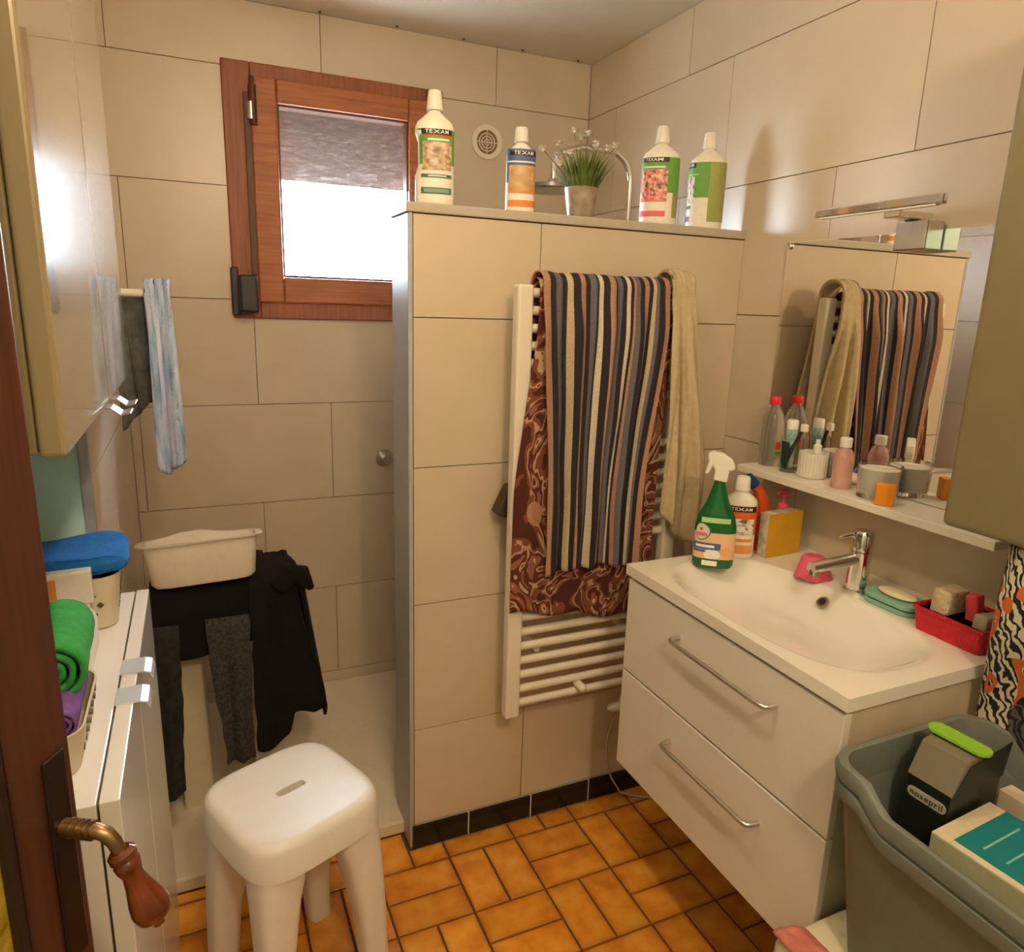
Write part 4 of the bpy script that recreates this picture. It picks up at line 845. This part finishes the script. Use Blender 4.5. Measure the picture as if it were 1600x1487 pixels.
# wash tub on the clothes
t = thing('wash_tub', 'cream plastic wash tub with wavy rim on top of the clothes', 'tub', (-.012, 1.99, .752))
TUB = M('cream_tub_plastic', (.82, .76, .66), .4, noise=(40, .05))
hz = lambda x, y: .870 + (.016 * math.exp(-((x + .02) / .06) ** 2) if y > 0 else 0)
b = B(); rows = [(.120, .040, .752, 4.), (.130, .046, .762, 4.), (.142, .055, .862, 4.5)]
loft(b, rows, 64, False, (-.012, 1.99)); loft(b, [(.142, .055, .862, 4.5), (.156, .066, lambda x, y: hz(x, y) - .004, 4.5), (.158, .068, hz, 4.5), (.140, .054, hz, 4.5), (.127, .043, .765, 4.), (.02, .02, .764, 2)], 64, False, (-.012, 1.99))
loft(b, [(.02, .02, .764, 2), (.001, .001, .764, 2)], 64, True, (-.012, 1.99)); loft(b, [(.001, .001, .752, 2), (.120, .040, .752, 4.)], 64, False, (-.012, 1.99))
bmesh.ops.remove_doubles(b, verts=b.verts[:], dist=1e-5); obj('tub', b, TUB, t, True)
t.rotation_euler = (math.radians(-9), math.radians(-2), 0)

# ------------------------------------------------------------------ stool
t = thing('bath_stool', 'white plastic bath stool with rounded square seat and hand slot', 'stool', (.128, 1.386, 0), .40)
STL = M('white_stool_plastic', (.82, .81, .78), .32, noise=(30, .03))
b = B(); N = 64; hx, hy, ZT = .150, .150, .490
def slot(a): 
    c, s_ = math.cos(a), math.sin(a); x = max(-.022, min(.022, .034 * c)); return (x + .0105 * math.copysign(abs(c) ** .7, c) * (abs(.034 * c) >= .0) , .0105 * s_)
def outl(a, g): return sect(a, hx + g, hy + g, 4.2)
rows = [(None, ZT - .030), (None, ZT), (-.10, ZT - .001), (-.05, ZT - .001), (-.022, ZT - .0005), (-.012, ZT - .002), (-.004, ZT - .008), (.0, ZT - .018), (.003, ZT - .075), (.000, ZT - .078), (-.003, ZT - .070)]
R_ = []
for g_, z in rows:
    R_.append([b.verts.new((*(slot(2 * PI * k / N) if g_ is None else outl(2 * PI * k / N, g_)), z)) for k in range(N)])
for A, C in zip(R_, R_[1:]):
    for k in range(N): b.faces.new((A[k], A[(k + 1) % N], C[(k + 1) % N], C[k]))
obj('seat', b, STL, t, True, world=False)
for sx in (-1, 1):
    for sy in (-1, 1):
        b = B(); L = []
        for z, c_x, c_y, wx, wy in ((.0, .134, .134, .030, .030), (.20, .124, .124, .038, .038), (.34, .110, .110, .050, .050), (.43, .094, .094, .064, .064)):
            ring_ = []
            for k in range(28):
                x, y = sect(2 * PI * k / 28, wx, wy, 3.2); ring_.append(b.verts.new((sx * (c_x - .012) + x * .9, sy * (c_y - .012) + y * .9, z)))
            L.append(ring_)
        for A, C in zip(L, L[1:]):
            for k in range(28): b.faces.new((A[k], A[(k + 1) % 28], C[(k + 1) % 28], C[k]))
        b.faces.new(L[0][::-1]); b.faces.new(L[-1]); obj('leg', b, STL, t, True, world=False)

# ------------------------------------------------------------------ right-hand wall cabinet
rc = thing('side_cabinet', 'olive wall cabinet beside the mirror at the end of the shelf', 'cabinet', (1.30, .40, 1.16))
OLG = M('olive_gloss_door', (.20, .165, .085), .35, noise=(20, .05))
b = B(); box(b, 1.172, XR - .001, -.05, .765, 1.165, 2.05); obj('carcass', b, OLIVE, rc, bevel=.002)
b = B(); box(b, 1.148, 1.170, .36, .768, 1.160, 2.045); obj('door', b, OLG, rc, bevel=.012, bseg=4)
b = B(); box(b, 1.148, 1.170, -.05, .357, 1.160, 2.045); obj('door', b, OLG, rc, bevel=.012, bseg=4)

# ------------------------------------------------------------------ printed robe
def robe_col(nt, uv):
    mp = nt.nodes.new('ShaderNodeMapping'); mp.inputs['Scale'].default_value = (5, 5.5, 1); mp.inputs['Rotation'].default_value = (0, 0, .5); nt.links.new(uv, mp.inputs[0])
    wv = nt.nodes.new('ShaderNodeTexWave'); wv.inputs['Scale'].default_value = 1.9; wv.inputs['Distortion'].default_value = 11; wv.inputs['Detail'].default_value = 2; wv.inputs['Detail Scale'].default_value = 1.6; nt.links.new(mp.outputs[0], wv.inputs['Vector'])
    st = ramp(nt, wv.outputs['Fac'], [(0, (.012, .011, .010)), (.46, (.62, .56, .44))])
    n = nt.nodes.new('ShaderNodeTexNoise'); n.inputs['Scale'].default_value = 6.5; n.inputs['Detail'].default_value = 1.5; nt.links.new(uv, n.inputs['Vector'])
    om = ramp(nt, n.outputs['Fac'], [(0, (0, 0, 0)), (.54, (1, 1, 1)), (.62, (0, 0, 0))])
    c = mix(nt, mathn(nt, 'MULTIPLY', om, 1.), st, (.55, .12, .025))
    sx = nt.nodes.new('ShaderNodeSeparateXYZ'); nt.links.new(uv, sx.inputs[0])
    # lower right of the cloth is the black part of the print
    k = mathn(nt, 'ADD', mathn(nt, 'ADD', sx.outputs[1], mathn(nt, 'MULTIPLY', sx.outputs[0], .55)), mathn(nt, 'MULTIPLY', n.outputs['Fac'], .5))
    bk = ramp(nt, k, [(0, (0, 0, 0)), (.86, (1, 1, 1))])
    grey = ramp(nt, wv.outputs['Fac'], [(0, (.010, .010, .010)), (.72, (.10, .09, .08))])
    return mix(nt, bk, c, grey)
ROBE = uvmat('leaf_print_cotton', robe_col, .9, (200, .3))
def robe(u, v):
    y = (.676 - .25 * u) * (1 - v) + (.708 - .34 * u) * v
    x = 1.188 + .055 * sm(.1, .55, v) - .016 * math.sin(u * 2 * PI * 1.8 + 1.2 + v) * sm(0, .3, v) - .012 * math.sin(PI * min(1, u / .12) / 2)
    return (x, y - .006 * (1 + math.sin(v * 9)) * (1 - u), 1.152 - .58 * v)
bm = B(); grid(bm, 70, 80, robe); tag(obj('printed_robe', bm, ROBE, None, True, solid=.006, auto=False), 'leaf-print robe in black, cream and orange hanging under the side cabinet', 'robe')

# ------------------------------------------------------------------ bin on a cloth-covered box
t = thing('laundry_box', 'low box covered by a cream floral cloth under the grey bin', 'box', (1.03, .45, 0))
b = B(); box(b, .835, 1.22, .16, .698, 0, .490); obj('box', b, flat('olive_board', (.28, .25, .12)), t, bevel=.004)
def floral(nt, uv):
    n = nt.nodes.new('ShaderNodeTexNoise'); n.inputs['Scale'].default_value = 9; n.inputs['Detail'].default_value = 2; nt.links.new(uv, n.inputs['Vector'])
    return ramp(nt, n.outputs['Fac'], [(0, (.30, .28, .13)), (.36, (.62, .56, .38)), (.42, (.72, .66, .48))], False)
def cl(u, v):
    x = .795 + .44 * u; y = .14 + .575 * v; z = .494 + .003 * mnoise.noise(Vector((u * 9, v * 9, 2)))
    d = max(0, .832 - x, y - .700); z -= d * 1.4
    return (max(x, .825 - .1 * max(0, .825 - x)), min(y, .704), z)
b = B(); grid(b, 60, 60, cl); obj('cloth', b, uvmat('cream_floral_cotton', floral, .9), t, True, solid=.003, auto=False)
b = B(); 
def pk(u, v): return (.818 + .055 * u, .655 + .052 * v - .02 * u, .5005 + .010 * (1 - (2 * u - 1) ** 2) + .004 * mnoise.noise(Vector((u * 4, v * 4, 5))))
grid(b, 14, 14, pk); tag(obj('pink_rag', b, terry('salmon_terry', (.62, .20, .16)), None, True, solid=.006, auto=False), 'small salmon pink rag on the floral cloth before the bin', 'rag')
BIN = M('grey_bin_plastic', (.165, .182, .160), .45, noise=(60, .08))
bx, by, bhx, bhy, BT, BB = 1.022, .458, .165, .222, .845, .500
t = thing('storage_bin', 'deep grey plastic bin full of medicine cartons before the vanity', 'bin', (bx, by, BB))
def rimz(x, y): return -.034 * (1 - sm(.115, .165, y))
def bl(hx_, hy_, z, dip=False): return [(x, y, z + (rimz(x, y) if dip else 0)) for x, y in rrect(hx_, hy_, .045, 10)]
def rsub(pts, m=4):
    out = []
    for p, q in zip(pts, pts[1:] + pts[:1]):
        L = math.dist(p[:2], q[:2]); k_ = max(1, int(L / .02))
        out += [tuple(p[i] + (q[i] - p[i]) * j / k_ for i in range(3)) for j in range(k_)]
    return out
def ringset(spec):
    base = rsub([(x, y, 0) for x, y in rrect(1, bhy / bhx, .045 / bhx, 10)]); return base
base = []
for p, q in zip(*(lambda r: (r, r[1:] + r[:1]))(rrect(bhx, bhy, .045, 10))):
    L = math.dist(p, q); k_ = max(1, int(L / .02)); base += [(p[0] + (q[0] - p[0]) * j / k_, p[1] + (q[1] - p[1]) * j / k_) for j in range(k_)]
def bin_rings(b, spec):
    R2 = []
    for off, z, dip in spec:
        R2.append([b.verts.new((bx + x * (bhx + off) / bhx, by + y * (bhy + off) / bhy, z + (rimz(x, y) if dip else 0))) for x, y in base])
    n_ = len(base)
    for A, C in zip(R2, R2[1:]):
        for k in range(n_): b.faces.new((A[k], A[(k + 1) % n_], C[(k + 1) % n_], C[k]))
    return R2
b = B(); R2 = bin_rings(b, [(-.040, BB + .0006, 0), (-.036, BB + .006, 0), (-.006, BT - .07, 0), (-.004, BT - .058, 1), (-.0075, BT - .058, 1), (-.0105, BT - .07, 0), (-.042, BB + .010, 0)]); b.faces.new(R2[0][::-1]); b.faces.new(R2[-1]); obj('tub', b, BIN, t, True)
b = B(); bin_rings(b, [(-.0055, BT - .060, 1), (.004, BT - .058, 1), (.006, BT - .050, 1), (.005, BT - .036, 1), (.001, BT - .033, 1), (.001, BT - .030, 1), (.007, BT - .027, 1), (.009, BT - .012, 1), (.006, BT - .002, 1), (.001, BT, 1), (-.005, BT - .002, 1), (-.0065, BT - .012, 1), (-.0075, BT - .058, 1), (-.0055, BT - .060, 1)]); obj('rim', b, BIN, t, True)
# contents
def carton(name, label, c, sz, rz, mat, tilt=(0, 0)):
    t = thing(name, label, 'carton', c, rz); t.rotation_euler = (tilt[0], tilt[1], rz)
    b = B(); box(b, -sz[0] / 2, sz[0] / 2, -sz[1] / 2, sz[1] / 2, 0, sz[2]); obj('carton', b, mat, t, world=False, bevel=.001); return t
t = carton('black_carton', 'black medicine carton with clear lid and lime sticker in the bin', (1.030, .597, BB + .0115), (.066, .128, .310), -1.50, flat('black_card', (.010, .014, .011), .4))
b = B(); prism(b, [(-.064, .3105), (.064, .3105), (.064, .330), (.020, .368), (-.040, .360)], 'x', -.034, .034); obj('clear_lid', b, M('smoky_film', (.19, .165, .12), .15), t, world=False)
b = B(); prism(b, [(-.062, .31), (.0635, .31), (.074, .365), (-.030, .352)], 'x', .0345, .036); obj('flap', b, flat('black_card_flap', (.012, .016, .013), .4), t, world=False)
b = B(); prism(b, [(x, .285 + y) for x, y in rrect(.030, .0085, .008, 5)], 'y', -.0648, -.0641); lb = obj('label', b, flat('grey_white_label', (.42, .41, .34)), t, world=False)
b = B(); text_on(b, 'nosepril', .014, lambda x, y: (x, -.0653, .285 + y), .0002, .050); obj('lettering', b, TXB, lb, world=False)
b = B(); prism(b, [(x, -.005 + y) for x, y in rrect(.046, .016, .015, 5)], 'z', .3685, .3725); obj('lime_sticker', b, flat('lime_sticker_card', (.24, .52, .03)), t, world=False)
t = carton('teal_carton', 'white carton with teal top and lime stripe lying in the bin', (1.000, .452, BB + .222), (.205, .145, .065), -1.50, flat('pale_green_white_card', (.46, .45, .30)))
b = B(); box(b, -.078, .035, -.060, .072, .0652, .0662); tp = obj('teal_panel', b, flat('teal_card', (.01, .20, .24)), t, world=False)
b = B(); box(b, .0355, .054, -.072, .072, .0652, .0662); obj('lime_stripe', b, flat('lime_card', (.28, .46, .02)), t, world=False)
b = B(); box(b, .0545, .1024, -.072, .072, .0652, .0660); box(b, -.078, .035, -.072, -.060, .0652, .0660); box(b, -.1024, -.0785, -.072, .072, .0652, .0660); obj('white_panel', b, flat('cream_card', (.66, .58, .42)), t, world=False)
for k in range(3):
    b = B(); box(b, -.050 + k * .030, -.047 + k * .030, -.04, .05, .0663, .0666); obj('fold_line', b, flat('pale_teal_print', (.25, .48, .48)), tp, world=False)
carton('brown_carton', 'plain carton underneath the teal carton in the bin', (1.02, .44, BB + .0115), (.15, .12, .209), -1.5, flat('kraft_card', (.32, .24, .13)))
carton('white_carton', 'cream carton leaning behind the teal carton in the bin', (1.128, .50, BB + .0115), (.15, .030, .275), -1.57, flat('ivory_card', (.62, .54, .40)))
bm = B(); grid(bm, 24, 24, lambda u, v: (.890 + .09 * u, .285 + .065 * v, BB + .235 + .05 * math.sin(PI * u) * math.sin(PI * v) + .010 * mnoise.noise(Vector((u * 5, v * 5, 1)))))
grid(bm, 24, 24, lambda u, v: (.910 + .06 * u, .295 + .045 * v, BB + .0115 + .0005)); 
tag(obj('green_pouch', bm, flat('green_film', (.03, .30, .05), .35), None, True, solid=.002, auto=False), 'crumpled green plastic pouch at the near side of the bin', 'pouch')

# ------------------------------------------------------------------ door
ddir = Vector((-.5, -.866, 0)); nrm = Vector((.866, -.5, 0)); latch = Vector((-.119, .640, 0))
DR_ = Matrix((ddir, nrm, Vector((0, 0, 1)))).transposed().to_4x4(); DR_.translation = latch
door = bpy.data.objects.new('door_1', None); COL.objects.link(door); door.location = latch; door.rotation_euler = (0, 0, math.atan2(ddir.y, ddir.x)); tag(door, 'dark brown door with amber glass opened into the bathroom', kind='structure')
# local x runs from the latch edge to the hinge; local -y... the camera side is local +y mirrored below
W_ = .70; s_y = 1 if (Matrix.Rotation(math.atan2(ddir.y, ddir.x), 3, 'Z') @ Vector((0, 1, 0))).dot(nrm) > 0 else -1
def dbox(name, mat, x0, x1, y0, y1, z0, z1, parent=door, bevel=.003):
    b = B(); box(b, x0, x1, min(s_y * y0, s_y * y1), max(s_y * y0, s_y * y1), z0, z1); return obj(name, b, mat, parent, world=False, bevel=bevel)
dbox('stile', DOORW, 0, .062, -.04, 0, .01, 2.05); dbox('stile', DOORW, W_ - .09, W_, -.04, 0, .01, 2.05)
dbox('rail', DOORW, .062, W_ - .09, -.04, 0, .01, .16); dbox('rail', DOORW, .062, W_ - .09, -.04, 0, 1.95, 2.05); dbox('rail', DOORW, .062, W_ - .09, -.04, 0, 1.22, 1.31)
AMB = M('amber_textured_panel', (.46, .33, .035), .35, noise=(18, .35), bump=(30, .8, .01))
dbox('panel', AMB, .062, W_ - .09, -.026, -.014, .16, 1.22, bevel=0); dbox('panel', DOORW, .062, W_ - .09, -.026, -.014, 1.31, 1.95, bevel=0)
dbox('bead', flat('dark_bead', (.02, .008, .006)), .062, .070, -.014, -.002, .16, 1.22)
BRASS = M('aged_brass', (.30, .20, .10), .38, 1.)
pl = dbox('handle_plate', M('dark_bronze_plate', (.03, .018, .015), .4, .6), .010, .034, .0, .004, .93, 1.13, bevel=.002)
hd = bpy.data.objects.new('handle', None)
b = B(); HZ = 1.062; hxl = .022
def hp(x, y, z): return (x, s_y * y, z)
tube(b, [hp(hxl, .003, HZ), hp(hxl, .022, HZ), hp(hxl, .034, HZ), hp(hxl - .001, .041, HZ - .003), hp(hxl - .003, .046, HZ - .012), hp(hxl - .004, .049, HZ - .022)], [.008, .0065, .0065, .0065, .006, .006], 14)
for k in range(4): tube(b, [hp(hxl, .010 + k * .006, HZ), hp(hxl, .013 + k * .006, HZ)], .0085, 14)
hn = obj('handle', b, BRASS, door, True, world=False)
b = B(); A0 = Vector(hp(hxl - .004, .049, HZ - .020)); ad = Vector((-.10, s_y * .30, -1)).normalized()
pr = [(0, .009), (.004, .013), (.010, .013), (.012, .010), (.016, .0125), (.022, .012), (.03, .0095), (.045, .012), (.062, .0165), (.074, .0185), (.084, .0165), (.090, .010), (.091, .0055), (.097, .0055), (.099, .002)]
tube(b, [A0 + ad * s_ * .86 for s_, r in pr], [r * .88 for s_, r in pr], 20); obj('grip', b, M('amber_varnished_wood', (.17, .036, .010), .15, noise=(40, .5), coat=.5), hn, True, world=False)
